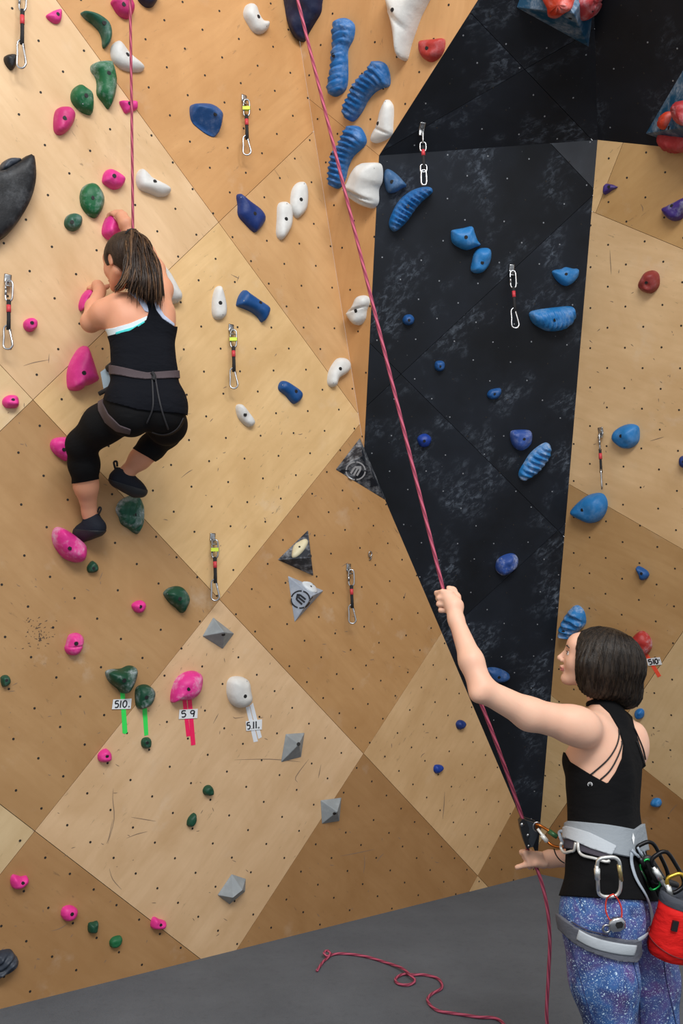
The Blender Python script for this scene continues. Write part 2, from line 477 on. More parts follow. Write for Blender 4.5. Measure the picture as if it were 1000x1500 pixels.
for cuts, c, rr in ((((l1, above), (m1, (860, 200))), (226, 196, 152), .4), (((l1, above), (m1, (990, 250))), (198, 164, 116), .4), (((l1, below), (l2, above)), (224, 196, 158), -.5),
                    (((l2, below), (l3, above), (m2, (840, 850))), (188, 156, 114), -.5), (((l2, below), (l3, above), (m2, (1090, 1000))), (212, 190, 154), .9),
                    (((l3, below), (m2, (820, 1150))), (210, 188, 150), -.4), (((l3, below), (m2, (1050, 1300))), (164, 128, 88), -.5)):  # brown of the lower boards is part veneer, part weaker light painted in
    P = list(polyR)
    for ln, kp in cuts: P = side(P, ln, kp) if len(P) > 2 else P
    panel('R', 'R', P, plywood('plywood_r_%d_%d_%d' % c, c), rr, wall_right)
r0 = R.px2(889.5, 480); ra = R.px2(917.3, 512) - r0; rb = R.px2(917.7, 446.6) - r0
ra = ra / np.linalg.norm(ra) * .138 ; rb = rb / np.linalg.norm(rb) * .138
for i in range(-24, 24):
    for j in range(-24, 24):
        q = r0 + i * ra + j * rb
        if inside(polyR, q) and pix(R.to3(q))[0] < 1040 and pix(R.to3(q))[1] < 1400: tnut('R', q)

WALLOBJ = dict(L=wall_left, S=wall_mid, B=wall_back, U=wall_up, V=wall_upr, R=wall_right)
MD = plain('tnut_shadow', (.02, .016, .012, 1), .7); MC = plain('tnut_chalky_zinc', (.30, .32, .35, 1), .5, .3)
for (k, ch), parts in TN.items():
    V, F = join(*parts)
    mesh_obj('bolt_hole', V, F, MC if ch else MD, WALLOBJ[k], kind='stuff', smooth=False)

# ---- floor: grey matting
FL = PL['F']; fo = FL.frame()
def floor_pt(p): return p + GRAV * ((FL.d - FL.n @ p) / (FL.n @ GRAV))
cs = [floor_pt(np.array(p, float)) for p in ((-7, 1.5, -3), (5.5, 1.5, -3), (5.5, 1.5, 9), (-7, 1.5, 9))]
def matting():
    m, nt, b = nodes('grey_matting'); tc = N_(nt, 'ShaderNodeTexCoord').outputs['Object']
    n1 = noise(nt, tc, 260, 3, .7); n2 = noise(nt, tc, 3.0, 4, .6); n3 = noise(nt, tc, 34, 3, .6)
    c = mix(nt, ramp(nt, n2, [(.3, grey(0)), (.7, grey(1))]), (.090, .102, .120, 1), (.125, .140, .162, 1))
    c = mix(nt, ramp(nt, n1, [(.3, grey(.0)), (.75, grey(.55))]), c, (.155, .17, .19, 1))
    c = mix(nt, ramp(nt, n3, [(.55, grey(0)), (.8, grey(.25))]), c, (.05, .053, .058, 1))
    nt.links.new(c, b.inputs['Base Color']); b.inputs['Roughness'].default_value = .9; b.inputs['Specular IOR Level'].default_value = .2
    bump(nt, n1, b, .5, .004); return m
V, F = slab(np.array(cs), -FL.n, .25)
floor = mesh_obj('floor', V, F, matting(), kind='structure', smooth=False)
# ------------------------------------------------------------------ climbing holds
CROP = dict(A=(0, 0), B=(330, 0), C=(660, 0), D=(0, 380), E=(330, 380), F=(660, 380), G=(0, 750), H=(330, 750), I=(660, 750), J=(0, 1100), K=(330, 1100), M=(660, 1100), P=(0, 0))
def cpx(c, x, y):
    if c == 'P': return x, y
    o = CROP[c]; return o[0] + x / 2.9412, o[1] + y / 2.9412
COLR = dict(pink=(234, 56, 150), pinkd=(205, 48, 120), green=(28, 104, 62), greend=(22, 74, 52), greeng=(38, 92, 72), white=(226, 226, 222), blue=(28, 108, 178), blueb=(44, 128, 196),
            blues=(38, 82, 140), navy=(26, 34, 66), navyb=(28, 54, 120), royal=(24, 82, 146), indigo=(50, 84, 160), red=(178, 52, 48), redd=(150, 58, 54), purple=(70, 50, 130), black=(24, 26, 30),
            slate=(52, 60, 72), cobalt=(22, 62, 154), bluegrey=(70, 110, 155))
def bolt_parts(p, n, r=.0065):
    """washer ring with a dark hex socket sunk in it"""
    n = unit(n)
    return cyl(p - n * .004, n, r * 1.25, .0046, 12, r * 1.15), cyl(p - n * .003, n, r * .8, .0042, 6)
def outline(c, pts, sm=3):
    q = np.array([cpx(c, *p) for p in pts]); return catmull(q, sm, True) if sm > 1 else q
def bump_noise(P, sc, seed):
    """cheap smooth 3d value noise by summed sines"""
    r = np.random.default_rng(seed); o = np.zeros(len(P))
    for k in range(7):
        d = r.normal(size=3); d /= np.linalg.norm(d); o += np.sin((P @ d) * sc * (.7 + .9 * r.random()) + r.random() * 6.28)
    return o / 7
NH = [0]
def hold(wall, c, color, H, pts, bolt, label, cat='hold', group=None, rib=None, chalk=.3, rough=2.2, lump=.05, res=None, screw=None, sm=3, name='climbing_hold', crease=None, facet=0, cut=None, mat=None, wobble=None):
    """H = height off the panel in metres; pts = silhouette corners measured in the photograph, put on the panel's own plane"""
    NH[0] += 1; pl = PL[wall]; N = pl.frame()[3]
    q = outline(c, pts, sm)
    P = np.array([pl.to2(pl.hit(x, y, .38 * H)) for x, y in q])
    # resample outline evenly
    d = np.r_[0, np.cumsum(np.linalg.norm(np.diff(np.vstack([P, P[:1]]), axis=0), axis=1))]
    span = max(P.max(0) - P.min(0)); step = max(.0042, span / 26) if res is None else res
    n = max(14, int(d[-1] / step)); t = np.linspace(0, d[-1], n, endpoint=False); PP = np.vstack([P, P[:1]])
    P = np.stack([np.interp(t, d, PP[:, k]) for k in (0, 1)], -1)
    if wobble: P = P + (bump_noise(np.c_[P, P[:, :1]], wobble[0], NH[0]) * wobble[1])[:, None] * (P - P.mean(0)) / np.linalg.norm(P - P.mean(0), axis=1)[:, None]
    lo, hi = P.min(0), P.max(0); pts2 = []
    r_ = 0; y = lo[1]
    A_, B_ = P, np.roll(P, -1, 0)
    def dist(Q):
        ab = B_ - A_; tt = np.clip(((Q[:, None] - A_[None]) * ab[None]).sum(-1) / (ab * ab).sum(-1)[None], 0, 1)
        return np.linalg.norm(Q[:, None] - (A_[None] + tt[..., None] * ab[None]), axis=-1).min(1)
    while y < hi[1]:
        x = lo[0] + (r_ % 2) * step / 2
        while x < hi[0]:
            pts2.append((x, y)); x += step
        y += step * .87; r_ += 1
    Q = np.array([p for p in pts2 if inside(P, p)]) if pts2 else np.zeros((0, 2))
    if len(Q): Q = Q[dist(Q) > step * .95]
    tn = np.roll(P, -1, 0) - np.roll(P, 1, 0); tn /= np.linalg.norm(tn, axis=1)[:, None] + 1e-9; nn_ = np.stack([-tn[:, 1], tn[:, 0]], -1)
    if not inside(P, P[0] + nn_[0] * step * .3) and not inside(P, P[n // 2] + nn_[n // 2] * step * .3): nn_ = -nn_
    R1 = P + nn_ * step * .5; R1 = R1[[inside(P, p) for p in R1]]; R1 = R1[dist(R1) > step * .42] if len(R1) else R1
    if len(R1): Q = np.vstack([Q, R1]) if len(Q) else R1
    # a second ring close to the rim gives the steep side wall
    cen = P.mean(0); allp = np.vstack([P, Q]) if len(Q) else P
    dd = dist(allp); dd[:len(P)] = 0
    wmax = max(dd.max(), 1e-4)
    res_ = delaunay_2d_cdt([Vector(p) for p in allp], [(i, (i + 1) % n) for i in range(n)], [list(range(n))], 2, 1e-6)
    vs = np.array([tuple(v) for v in res_[0]]); fs = [tuple(f) for f in res_[2]]
    dv = dist(vs); on = dv < step * .2
    s = np.clip(dv / (wmax * (.92 if not facet else 1)), 0, 1)
    h = H * (1 - (1 - s) ** rough) ** (1 / rough) if not facet else H * s ** .8
    h = np.maximum(h, np.where(on, 0, min(.35 * H, .010)))
    P3d = np.c_[vs, vs[:, :1] * .3]
    h = h * (1 + lump * 3 * bump_noise(P3d, 9.0 / span * 1.2, NH[0] * 3) * np.clip(s * 2, 0, 1))
    if lump > .06: h += np.where(on, 0, 1) * lump * .20 * H * bump_noise(P3d, 34 / span, NH[0])
    if rib:
        (x0, y0), (x1, y1), nr, amp = rib; a, b = pl.px2(*cpx(c, x0, y0)), pl.px2(*cpx(c, x1, y1)); ax = (b - a) / ((b - a) @ (b - a)); per = np.array([-(b - a)[1], (b - a)[0]]) / np.linalg.norm(b - a)
        tt = (vs - a) @ ax; ww = (vs - a) @ per / np.linalg.norm(b - a); ph = 2 * math.pi * nr * (tt + .35 * ww * ww + .04 * np.sin(ww * 9))
        h = h * (1 - amp + amp * np.sign(np.sin(ph)) * np.abs(np.sin(ph)) ** .7 * .9)
        h = np.maximum(h, np.where(on, 0, .003))
    if crease:
        for (x0, y0), (x1, y1), dep in crease:
            a, b = pl.px2(*cpx(c, x0, y0)), pl.px2(*cpx(c, x1, y1)); e = unit(b - a); per = np.array([-e[1], e[0]]); k = (vs - a) @ per
            h = h * (1 - dep * np.exp(-(k / (span * .03)) ** 2))
    if cut:   # planar facets: height limited by sloping planes (line, rise per metre)
        for (x0, y0), (x1, y1), hh, slope in cut:
            a, b = pl.px2(*cpx(c, x0, y0)), pl.px2(*cpx(c, x1, y1)); e = unit(b - a); per = np.array([-e[1], e[0]]); k = (vs - a) @ per
            if ((vs.mean(0) - a) @ per) < 0: k = -k
            h = np.where(on, h, np.minimum(h, np.maximum(hh + slope * k, .004)))
    # rim wall: outline vertices doubled at panel level
    h = np.where(on, min(.0035, H * .2), h)
    V3 = pl.to3(vs, h); nb = len(V3)
    rim = [i for i in range(nb) if on[i]]
    V = list(V3); F = []
    for f in fs:
        a, b, cc = vs[f[0]], vs[f[1]], vs[f[2]]
        F.append(f if (b[0] - a[0]) * (cc[1] - a[1]) - (b[1] - a[1]) * (cc[0] - a[0]) > 0 else f[::-1])
    edges = {}
    for f in F:
        for i in range(len(f)): edges[(f[i], f[(i + 1) % len(f)])] = 1
    low = {}
    for (i, j) in list(edges):
        if (j, i) not in edges:
            for k in (i, j):
                if k not in low: low[k] = len(V); V.append(pl.to3(vs[k], -.0005))
            F.append((j, i, low[i], low[j]))
    grp_ = {'pink': 'pink', 'pinkd': 'pink', 'green': 'green', 'greend': 'green', 'greeng': 'green', 'white': 'white', 'red': 'red', 'redd': 'red', 'purple': 'purple', 'black': 'dark', 'slate': 'dark', 'navy': 'dark'}.get(color, 'blue')
    group = group or grp_ + ' climbing holds on the wall'
    mt = mat or resin('resin_%s_%d' % (color, int(chalk * 10)), COLR[color], chalk)
    if label.startswith('part:'): return V, F
    tree = BVHTree.FromPolygons([tuple(v) for v in V], F)
    o = mesh_obj(name, V, F, mt, label=label, cat=cat, group=group, smooth=not facet)
    for bx, kind in ((bolt, 'bolt'), (screw, 'screw')):
        if bx is None: continue
        x, y = cpx(c, *bx); r = unit(ray(x, y)); loc, nn, _, _ = tree.ray_cast(Vector((0, 0, 0)), Vector(r))
        if loc is None: loc = Vector(pl.hit(x, y, H * .5)); nn = Vector(N)
        nn = Vector(unit(np.array(nn) * .4 + N * .8)) if (Vector(nn).dot(Vector(N)) > 0) else Vector(N)
        if kind == 'bolt':
            rr = min(.0078, .0045 + span * .03)
            ring, sock = bolt_parts(np.array(loc), np.array(nn), rr)
            bo = mesh_obj('bolt', *sock, DARKM, o, smooth=False)
            mesh_obj('washer', *ring, plain('bolt_washer', (.022, .022, .024, 1), .5, .3), bo, smooth=False)
        else:
            mesh_obj('screw', *cyl(np.array(loc) - np.array(nn) * .003, nn, .0028, .0036, 8), STEEL, o, smooth=False)
    return o

# label pieces name colour, form and the neighbours one can find
hold('L', 'A', 'pink', .028, [(201,65),(218,52),(235,43),(263,38),(268,62),(262,92),(241,99),(214,84)], (250,60), 'small notched pink hold left of the dark green crescent, near the top edge', chalk=.1)
hold('L', 'A', 'greeng', .05, [(354,48),(395,52),(435,72),(468,100),(482,145),(475,185),(455,203),(447,190),(445,160),(430,125),(400,95),(370,72)], (450,97), 'dark green crescent hold curving down to a point, topmost of the green holds', chalk=.2, lump=.03)
hold('L', 'A', 'pinkd', .055, [(485,0),(492,20),(510,50),(535,70),(560,74),(577,55),(581,30),(570,0),(555,-25),(515,-30)], (535,17), 'round pink hold cut by the top of the picture, directly behind the climbing rope', chalk=.1)
hold('L', 'A', 'white', .04, [(510,172),(484,195),(482,235),(497,268),(530,295),(570,306),(610,306),(625,292),(612,270),(585,248),(560,225),(545,205),(530,185)], (549,235), 'white wing-shaped hold crossed by the rope, below the green crescent', chalk=.1)
hold('L', 'A', 'green', .06, [(400,275),(425,262),(475,260),(487,275),(503,330),(503,380),(492,430),(474,464),(450,435),(425,400),(425,350),(415,320),(400,300)], (470,314), 'long green wedge hold tapering to a point, under the white wing-shaped hold', chalk=.5, lump=.03)
hold('L', 'A', 'green', .055, [(350,362),(370,375),(395,395),(405,425),(402,485),(380,487),(350,472),(320,440),(311,410),(318,382),(335,365)], (372,411), 'green curled hold just above the dull pink oval hold', chalk=.4, screw=(357,447))
hold('L', 'A', 'pinkd', .055, [(270,457),(300,460),(322,485),(325,510),(310,545),(285,570),(262,577),(243,565),(237,535),(240,490),(250,465)], (281,508), 'dull pink egg-shaped hold on the left, below the curled green hold', chalk=.15, lump=.03)
hold('L', 'A', 'pink', .03, [(518,434),(555,433),(590,435),(592,470),(570,476),(545,487),(530,465)], (559,445), 'small flat-topped pink hold right beside the rope', chalk=.1)
hold('L', 'A', 'blues', .07, [(830,450),(850,442),(900,443),(935,460),(960,490),(960,520),(950,560),(935,583),(900,570),(860,540),(840,520),(830,490)], (929,490), 'slate blue block hold left of the topmost quickdraw on tan plywood', chalk=.15, lump=.03, cut=[((835,515),(945,590),.020,1.0)])
hold('L', 'A', 'pink', .05, [(447,770),(455,740),(475,725),(505,737),(535,760),(541,780),(525,805),(495,813),(470,800),(450,785)], (493,757), 'pink half-moon hold a little above the hand gripped by the climber', chalk=.1)
hold('L', 'A', 'white', .045, [(592,760),(600,735),(615,725),(640,745),(655,762),(690,780),(725,800),(738,820),(725,840),(690,845),(650,830),(610,815),(595,790)], (668,782), 'white slanted ear-shaped hold right of the rope above the climber', chalk=.1)
hold('L', 'A', 'green', .055, [(352,830),(365,800),(395,785),(420,795),(445,830),(453,865),(440,910),(418,936),(385,922),(360,890),(352,860)], (403,852), 'bright green knobbly hold with a chalky grey edge, above the small round teal hold', chalk=.6, lump=.09)
hold('L', 'A', 'greeng', .04, [(285,940),(300,922),(325,917),(350,930),(356,955),(345,982),(320,994),(295,985),(282,965)], (311,956), "small round teal-green knob left of the pink hold under the upper hand", chalk=.3)
hold('L', 'A', 'pink', .055, [(470,925),(490,940),(520,965),(530,985),(510,1010),(480,1030),(460,1020),(446,1000),(452,960)], None, 'pink hold gripped by the upper hand of the climber', chalk=.1)
hold('L', 'A', 'black', .035, [(22,240),(45,232),(68,236),(75,262),(68,285),(52,299),(35,285),(22,262)], (58,243), 'small black shield-shaped hold beside the lower end of the top left quickdraw', chalk=.1)
hold('L', 'A', 'black', .07, [(-60,740),(0,735),(40,715),(90,685),(127,662),(145,680),(153,740),(150,800),(130,870),(90,945),(40,1005),(0,1035),(-40,1050),(-80,980),(-90,800)], (8,800), 'very large black half-disc hold cut by the left edge of the picture', chalk=.08, lump=.004, rough=4.5)
hold('L', 'A', 'slate', .05, [(0,722),(15,695),(45,680),(88,684),(84,705),(40,732),(10,740)], None, 'grey-black hold peeping out on top of the very large black hold', chalk=.1)
hold('L', 'A', 'navy', .055, [(600,-15),(615,8),(640,25),(665,22),(680,0),(685,-30),(640,-60),(605,-40)], None, 'navy hold cut by the top of the picture, right of the round pink hold', chalk=.05)
hold('L', 'P', 'white', .06, [(215,382),(224,378),(238,386),(250,400),(260,418),(267,432),(264,442),(252,443),(242,432),(228,415),(216,398)], None, 'long white hold half hidden behind the right arm of the climber', chalk=.1, screw=(260,441), lump=.04)
hold('L', 'B', 'white', .045, [(85,45),(95,18),(115,12),(135,30),(145,60),(160,85),(185,90),(190,115),(175,135),(150,142),(125,130),(105,100),(88,70)], (143,71), 'white kidney-shaped hold near the top edge left of the big navy hold', chalk=.05, screw=(178,112))
hold('S', 'B', 'navy', .07, [(247,0),(250,60),(265,110),(290,160),(320,178),(338,160),(345,140),(375,90),(398,50),(402,15),(400,-30),(320,-60),(245,-30)], None, 'big navy hold behind the slanting rope at the top of the picture', chalk=.08, lump=.08)
RB = [(463,95),(480,75),(505,73),(530,85),(545,110),(540,160),(528,185),(515,215),(515,270),(515,340),(505,385),(470,412),(445,410),(433,390),(440,345),(450,290),(452,230),(458,180),(455,140)]
hold('S', 'B', 'blue', .07, RB, (463,238), 'tall upright blue ribbed hold, topmost of the ribbed ones', rib=((480,405),(500,80),11,.20), chalk=.25, group=None)
hold('S', 'B', 'blue', .08, [(625,265),(650,258),(680,275),(695,320),(693,365),(660,378),(630,395),(600,430),(580,470),(555,505),(530,522),(505,500),(500,465),(515,430),(530,400),(545,365),(580,320),(605,300)], (545,380), 'blue ribbed hold leaning right, just below the tall upright ribbed hold', rib=((515,510),(670,290),11,.20), chalk=.3, screw=(684,378))
hold('S', 'B', 'blue', .08, [(515,545),(540,537),(570,548),(592,590),(590,620),(560,650),(535,675),(515,720),(500,780),(470,813),(440,795),(437,765),(445,700),(455,660),(480,620),(500,575)], (458,665), 'blue ribbed hold crossed by the slanting rope', rib=((455,800),(565,560),11,.20), chalk=.2)
hold('S', 'B', 'white', .045, [(690,427),(712,445),(718,475),(715,540),(712,575),(690,598),(650,615),(625,610),(628,580),(640,555),(655,520),(665,475)], (657,532), 'white fin-shaped hold beside the corner of the black wall', chalk=.05, crease=[((640,545),(712,578),.25)], screw=(688,438))
hold('S', 'B', 'white', .11, [(690,-40),(690,10),(700,60),(715,100),(725,160),(735,240),(750,256),(765,250),(780,190),(800,130),(825,60),(855,0),(860,-40)], (718,42), 'large white icicle-shaped hold pointing down from the top of the picture', chalk=.05, lump=.05, crease=[((700,0),(790,120),.12)], sm=2)
hold('S', 'B', 'red', .045, [(832,178),(850,170),(895,166),(935,164),(938,200),(925,235),(900,258),(875,265),(845,248),(830,215)], (867,207), 'red half-round hold with a flat top near the edge of the black overhang', chalk=.15, cut=[((832,178),(935,164),.012,2.2)])
hold('S', 'B', 'white', .11, [(575,705),(610,697),(645,700),(657,725),(655,780),(640,815),(640,870),(615,897),(575,885),(530,855),(503,825),(505,800),(525,790),(545,745)], None, 'large white molar-shaped hold left of the black wall, touched by the rope', chalk=.1, crease=[((505,800),(635,860),.30),((505,815),(625,875),.25)], screw=(640,725), lump=.03)
hold('L', 'B', 'navyb', .045, [(55,840),(70,833),(110,865),(150,895),(172,925),(173,955),(140,997),(120,990),(90,960),(62,925),(60,880)], (128,920), 'dark navy wedge hold left of the two white ovals', chalk=.05, screw=(68,850), lump=.02)
hold('L', 'B', 'white', .04, [(315,785),(340,782),(355,810),(358,860),(350,905),(320,937),(300,925),(287,890),(287,850),(295,810)], (327,859), 'white oval hold, right and higher one of the pair beside the navy wedge', chalk=.05, screw=(340,792), lump=.04)
hold('L', 'B', 'white', .04, [(240,870),(265,868),(285,890),(291,930),(285,980),(255,1028),(235,1025),(225,1000),(228,940),(230,890)], (263,943), 'white oval hold, left and lower one of the pair beside the navy wedge', chalk=.05, screw=(265,878), lump=.04)
hold('B', 'B', 'bluegrey', .055, [(690,735),(705,727),(735,745),(765,775),(783,800),(765,810),(735,828),(705,830),(690,800),(684,765)], (717,783), 'dull grey-blue wedge hold at the top left corner of the black wall', chalk=.2)
hold('B', 'B', 'blue', .08, [(870,803),(890,808),(898,825),(880,845),(850,870),(820,905),(790,950),(755,985),(730,998),(712,980),(710,950),(730,900),(755,860),(790,830),(830,810)], (786,889), 'blue ribbed crescent hold right under the chain draw on the black wall', rib=((725,990),(885,815),11,.2), chalk=.15, screw=(870,818))
hold('B', 'C', 'blueb', .055, [(5,1000),(15,990),(60,982),(95,975),(105,1000),(118,1035),(132,1055),(110,1065),(75,1078),(45,1070),(10,1045)], (66,1022), 'mid blue flat hold with pointed right end, upper of two close together', chalk=.2)
hold('B', 'C', 'blueb', .05, [(103,1095),(120,1073),(160,1068),(175,1080),(176,1110),(165,1145),(140,1173),(110,1178),(90,1165),(95,1130)], (136,1132), 'mid blue leaf-shaped hold, lower of two close together on the black wall', chalk=.15)
hold('R', 'C', 'purple', .03, [(668,790),(716,805),(690,820),(660,840),(655,815)], (680,805), 'small purple triangular hold high on the right-hand plywood', chalk=.1, sm=2)
hold('R', 'C', 'purple', .06, [(905,900),(930,885),(960,870),(1000,850),(1030,850),(1030,890),(1000,925),(985,945),(950,952),(920,930)], (951,888), 'purple pear-shaped hold cut by the right edge of the picture', chalk=.5)
hold('L', 'D', 'pink', .04, [(106,270),(120,255),(140,250),(158,260),(163,280),(155,300),(135,311),(115,303),(106,288)], (139,273), 'small round pink hold on the left, below the middle left quickdraw level', chalk=.1)
hold('L', 'D', 'pink', .09, [(365,370),(375,370),(390,400),(408,450),(420,495),(427,520),(405,535),(370,545),(355,562),(310,558),(300,520),(303,470),(320,425),(345,385)], (363,489), 'large pink wedge hold by the waist of the climber', chalk=.15, lump=.02, cut=[((380,375),(430,525),.005,2.2)])
hold('L', 'D', 'pink', .05, [(383,130),(400,150),(385,180),(365,215),(350,218),(345,195),(355,160),(370,138)], None, 'pink hold gripped by the lower hand of the climber', chalk=.1)
hold('L', 'D', 'pink', .04, [(18,600),(40,584),(70,585),(82,605),(80,635),(60,640),(30,638),(15,620)], (57,606), 'small squarish pink hold on the small pale panel at the left edge', chalk=.05)
hold('L', 'D', 'pink', .05, [(222,800),(232,775),(260,765),(300,770),(310,820),(295,868),(265,855),(235,830)], (277,818), 'pink hold partly hidden behind the bent left knee of the climber', chalk=.35)
hold('L', 'D', 'greeng', .06, [(510,1065),(525,1040),(560,1020),(600,1015),(622,1060),(624,1110),(615,1155),(597,1185),(560,1160),(530,1140),(520,1110),(508,1085)], (582,1100), 'chalky green shell-shaped hold under the right foot of the climber', chalk=.8, lump=.13, rib=((500,1090),(620,1120),5,.10), sm=2)
hold('L', 'D', 'white', .035, [(935,118),(955,115),(970,160),(978,205),(975,240),(955,258),(930,255),(918,230),(918,180),(925,140)], (950,187), 'white teardrop hold left of the blue bracket hold, above the yellow-taped draw', chalk=.05, screw=(960,238), lump=.02)
hold('L', 'E', 'royal', .05, [(85,130),(100,140),(150,175),(190,205),(188,240),(165,270),(145,245),(110,220),(60,200),(55,190),(65,155)], (152,187), 'royal blue bent hold right of the white teardrop', chalk=.05, screw=(80,178), lump=.02)
hold('S', 'E', 'white', .055, [(580,155),(605,160),(613,185),(600,220),(595,255),(575,282),(550,280),(520,240),(525,220),(545,200),(560,165)], (560,222), 'white twisted bow-tie hold beside the edge of the black wall', chalk=.1, crease=[((522,230),(605,205),.25)])
hold('L', 'E', 'white', .045, [(490,425),(520,425),(538,445),(538,475),(520,495),(490,515),(480,545),(460,548),(447,530),(450,490),(465,455)], (496,471), 'white bean-shaped hold below the twisted white one', chalk=.05, screw=(466,532), lump=.02)
hold('L', 'E', 'royal', .04, [(240,530),(260,522),(300,545),(330,570),(330,600),(305,622),(285,610),(265,585),(235,560)], (305,568), 'royal blue lozenge hold in the middle of the big pale panel', chalk=.05, screw=(247,541), lump=.02)
hold('L', 'E', 'white', .035, [(55,625),(75,625),(100,655),(125,690),(125,712),(105,722),(80,705),(60,680),(50,645)], (86,669), 'small chalk-white hold with a grey rim, below the yellow-taped draw', chalk=.3)
hold('B', 'E', 'royal', .035, [(765,260),(775,242),(800,238),(815,255),(808,278),(785,284),(768,275)], (791,262), 'small dark blue knob high on the black wall just right of the rope', chalk=.1)
hold('B', 'E', 'royal', .03, [(903,455),(910,440),(935,438),(946,450),(942,475),(920,483),(905,472)], (925,462), 'small dark blue knob on the black wall, up and left of the tiny teardrop', chalk=.1)
hold('B', 'E', 'cobalt', .035, [(828,780),(838,760),(865,753),(887,768),(885,790),(870,808),(843,808)], (857,783), 'small deep cobalt knob right beside the rope on the black wall', chalk=.05)
hold('B', 'F', 'blueb', .045, [(440,55),(455,45),(480,42),(500,33),(530,40),(553,42),(552,70),(535,95),(505,115),(480,108),(455,85)], (498,65), 'bright blue three-pointed hold above the wide ribbed hold', chalk=.2)
hold('B', 'F', 'blueb', .08, [(345,240),(355,225),(400,215),(460,208),(520,203),(540,215),(542,250),(520,285),(480,308),(430,312),(395,300),(360,275)], (450,261), 'wide blue ribbed half-moon hold near the right edge of the black wall', rib=((350,250),(540,240),10,.17), chalk=.3)
hold('R', 'F', 'redd', .055, [(820,75),(835,55),(862,47),(885,58),(893,85),(888,120),(860,146),(830,142),(808,125),(805,105)], (841,98), 'dull red round hold alone on the upper right plywood', chalk=.1, lump=.06)
hold('B', 'F', 'royal', .03, [(160,578),(175,562),(215,556),(217,580),(200,600),(175,603),(160,592)], (190,581), 'tiny blue teardrop hold on the black wall above the indigo round hold', chalk=.15)
hold('B', 'F', 'indigo', .05, [(262,745),(290,737),(340,738),(353,755),(350,790),(330,815),(300,826),(275,810),(262,780)], (317,776), 'indigo scalloped round hold beside the pale blue ribbed hold on the black wall', chalk=.4, lump=.06)
hold('B', 'F', 'blueb', .06, [(395,800),(420,793),(436,810),(432,850),(410,885),(380,920),(345,945),(315,957),(298,940),(300,915),(320,880),(350,835)], None, 'pale blue ribbed spindle-shaped hold low on the black wall', rib=((305,950),(428,800),8,.22), chalk=.7)
hold('R', 'F', 'blueb', .06, [(692,755),(705,735),(735,718),(770,711),(800,722),(806,755),(800,790),(770,815),(735,815),(705,795),(690,775)], (732,761), 'bright blue boulder-shaped hold right of the right-hand quickdraw', chalk=.15, lump=.07)
hold('R', 'F', 'navyb', .04, [(980,870),(985,852),(1000,848),(1030,850),(1035,880),(1030,900),(1000,900),(985,890)], (1002,872), 'small navy hold cut by the right edge of the picture', chalk=.05)
hold('R', 'F', 'blueb', .08, [(512,1085),(540,1050),(580,1020),(630,1010),(655,1025),(665,1060),(655,1100),(630,1130),(595,1140),(555,1125),(520,1105)], (565,1080), 'large bright blue egg-shaped hold below the right-hand quickdraw', chalk=.15, lump=.05)
hold('L', 'G', 'pink', .085, [(235,100),(245,72),(268,65),(305,85),(345,115),(372,145),(372,190),(355,217),(325,217),(285,200),(255,165),(240,135)], (303,156), 'large smooth pink hold under the left foot of the climber', chalk=.7, lump=.02)
hold('L', 'G', 'greend', .03, [(378,240),(388,222),(402,210),(420,225),(425,245),(415,260),(385,262)], (404,243), 'small dark green hold just below the large pink foothold', chalk=.1, sm=2)
hold('L', 'G', 'pink', .035, [(571,405),(585,388),(612,381),(628,395),(625,420),(608,436),(585,430)], (606,408), 'small round pink hold left of the dark green leaf-shaped hold', chalk=.05)
hold('L', 'G', 'greend', .055, [(712,350),(735,328),(775,320),(800,335),(818,370),(812,400),(790,437),(765,415),(740,395),(720,370)], (776,374), 'dark green glossy leaf-shaped hold left of the lower yellow-taped draw', chalk=.25, screw=(722,353))
hold('L', 'G', 'pink', .045, [(300,535),(320,524),(345,524),(362,545),(358,580),(345,608),(320,620),(295,612),(284,590),(290,570)], (329,567), 'pink two-lobed peanut hold beside dark shoe scuffs', chalk=.3, crease=[((290,580),(360,570),.15)])
hold('L', 'G', 'greend', .03, [(5,715),(25,703),(42,710),(47,735),(30,752),(12,752)], (30,727), 'tiny green hold at the left edge of the picture', chalk=.1, sm=2)
hold('L', 'G', 'greend', .07, [(465,690),(490,680),(530,678),(560,665),(588,670),(592,700),(580,740),(555,780),(530,783),(515,765),(485,740),(468,715)], (536,726), 'dark green chalk-topped hold above the left grade tag', chalk=.6, lump=.04)
hold('L', 'G', 'greend', .055, [(592,765),(615,747),(645,748),(668,770),(667,800),(650,835),(615,852),(597,845),(590,810)], (632,799), 'dark green oval hold above a bright green tape strip without a tag', chalk=.6)
hold('L', 'G', 'pink', .07, [(745,800),(750,770),(770,720),(810,692),(850,688),(873,705),(872,750),(855,790),(820,812),(775,815),(748,825)], (814,763), 'chalky pink teardrop hold above the two pink tape strips', chalk=.7, lump=.02)
hold('L', 'G', 'greend', .03, [(612,990),(622,975),(645,973),(653,990),(648,1015),(630,1021),(615,1012)], (635,995), 'small round dark green hold under the end of a green tape strip', chalk=.1)
hold('L', 'G', 'pink', .035, [(425,1050),(440,1030),(462,1021),(480,1040),(480,1070),(455,1080),(430,1075)], (462,1053), 'small pink hold on a panel edge, left of the small round green hold', chalk=.05, sm=2)
hold('L', 'H', 'white', .06, [(20,730),(40,712),(80,712),(105,730),(112,770),(118,805),(105,832),(70,847),(35,830),(18,795),(15,760)], (86,794), 'smooth white shield-shaped hold above the white tape strips', chalk=.05, screw=(93,730), lump=.01)
hold('L', 'H', 'cobalt', .025, [(902,1100),(910,1090),(935,1092),(938,1110),(915,1128),(902,1118)], None, 'tiny blue hold on pale plywood left of the black wedge, lower of two', chalk=.05)
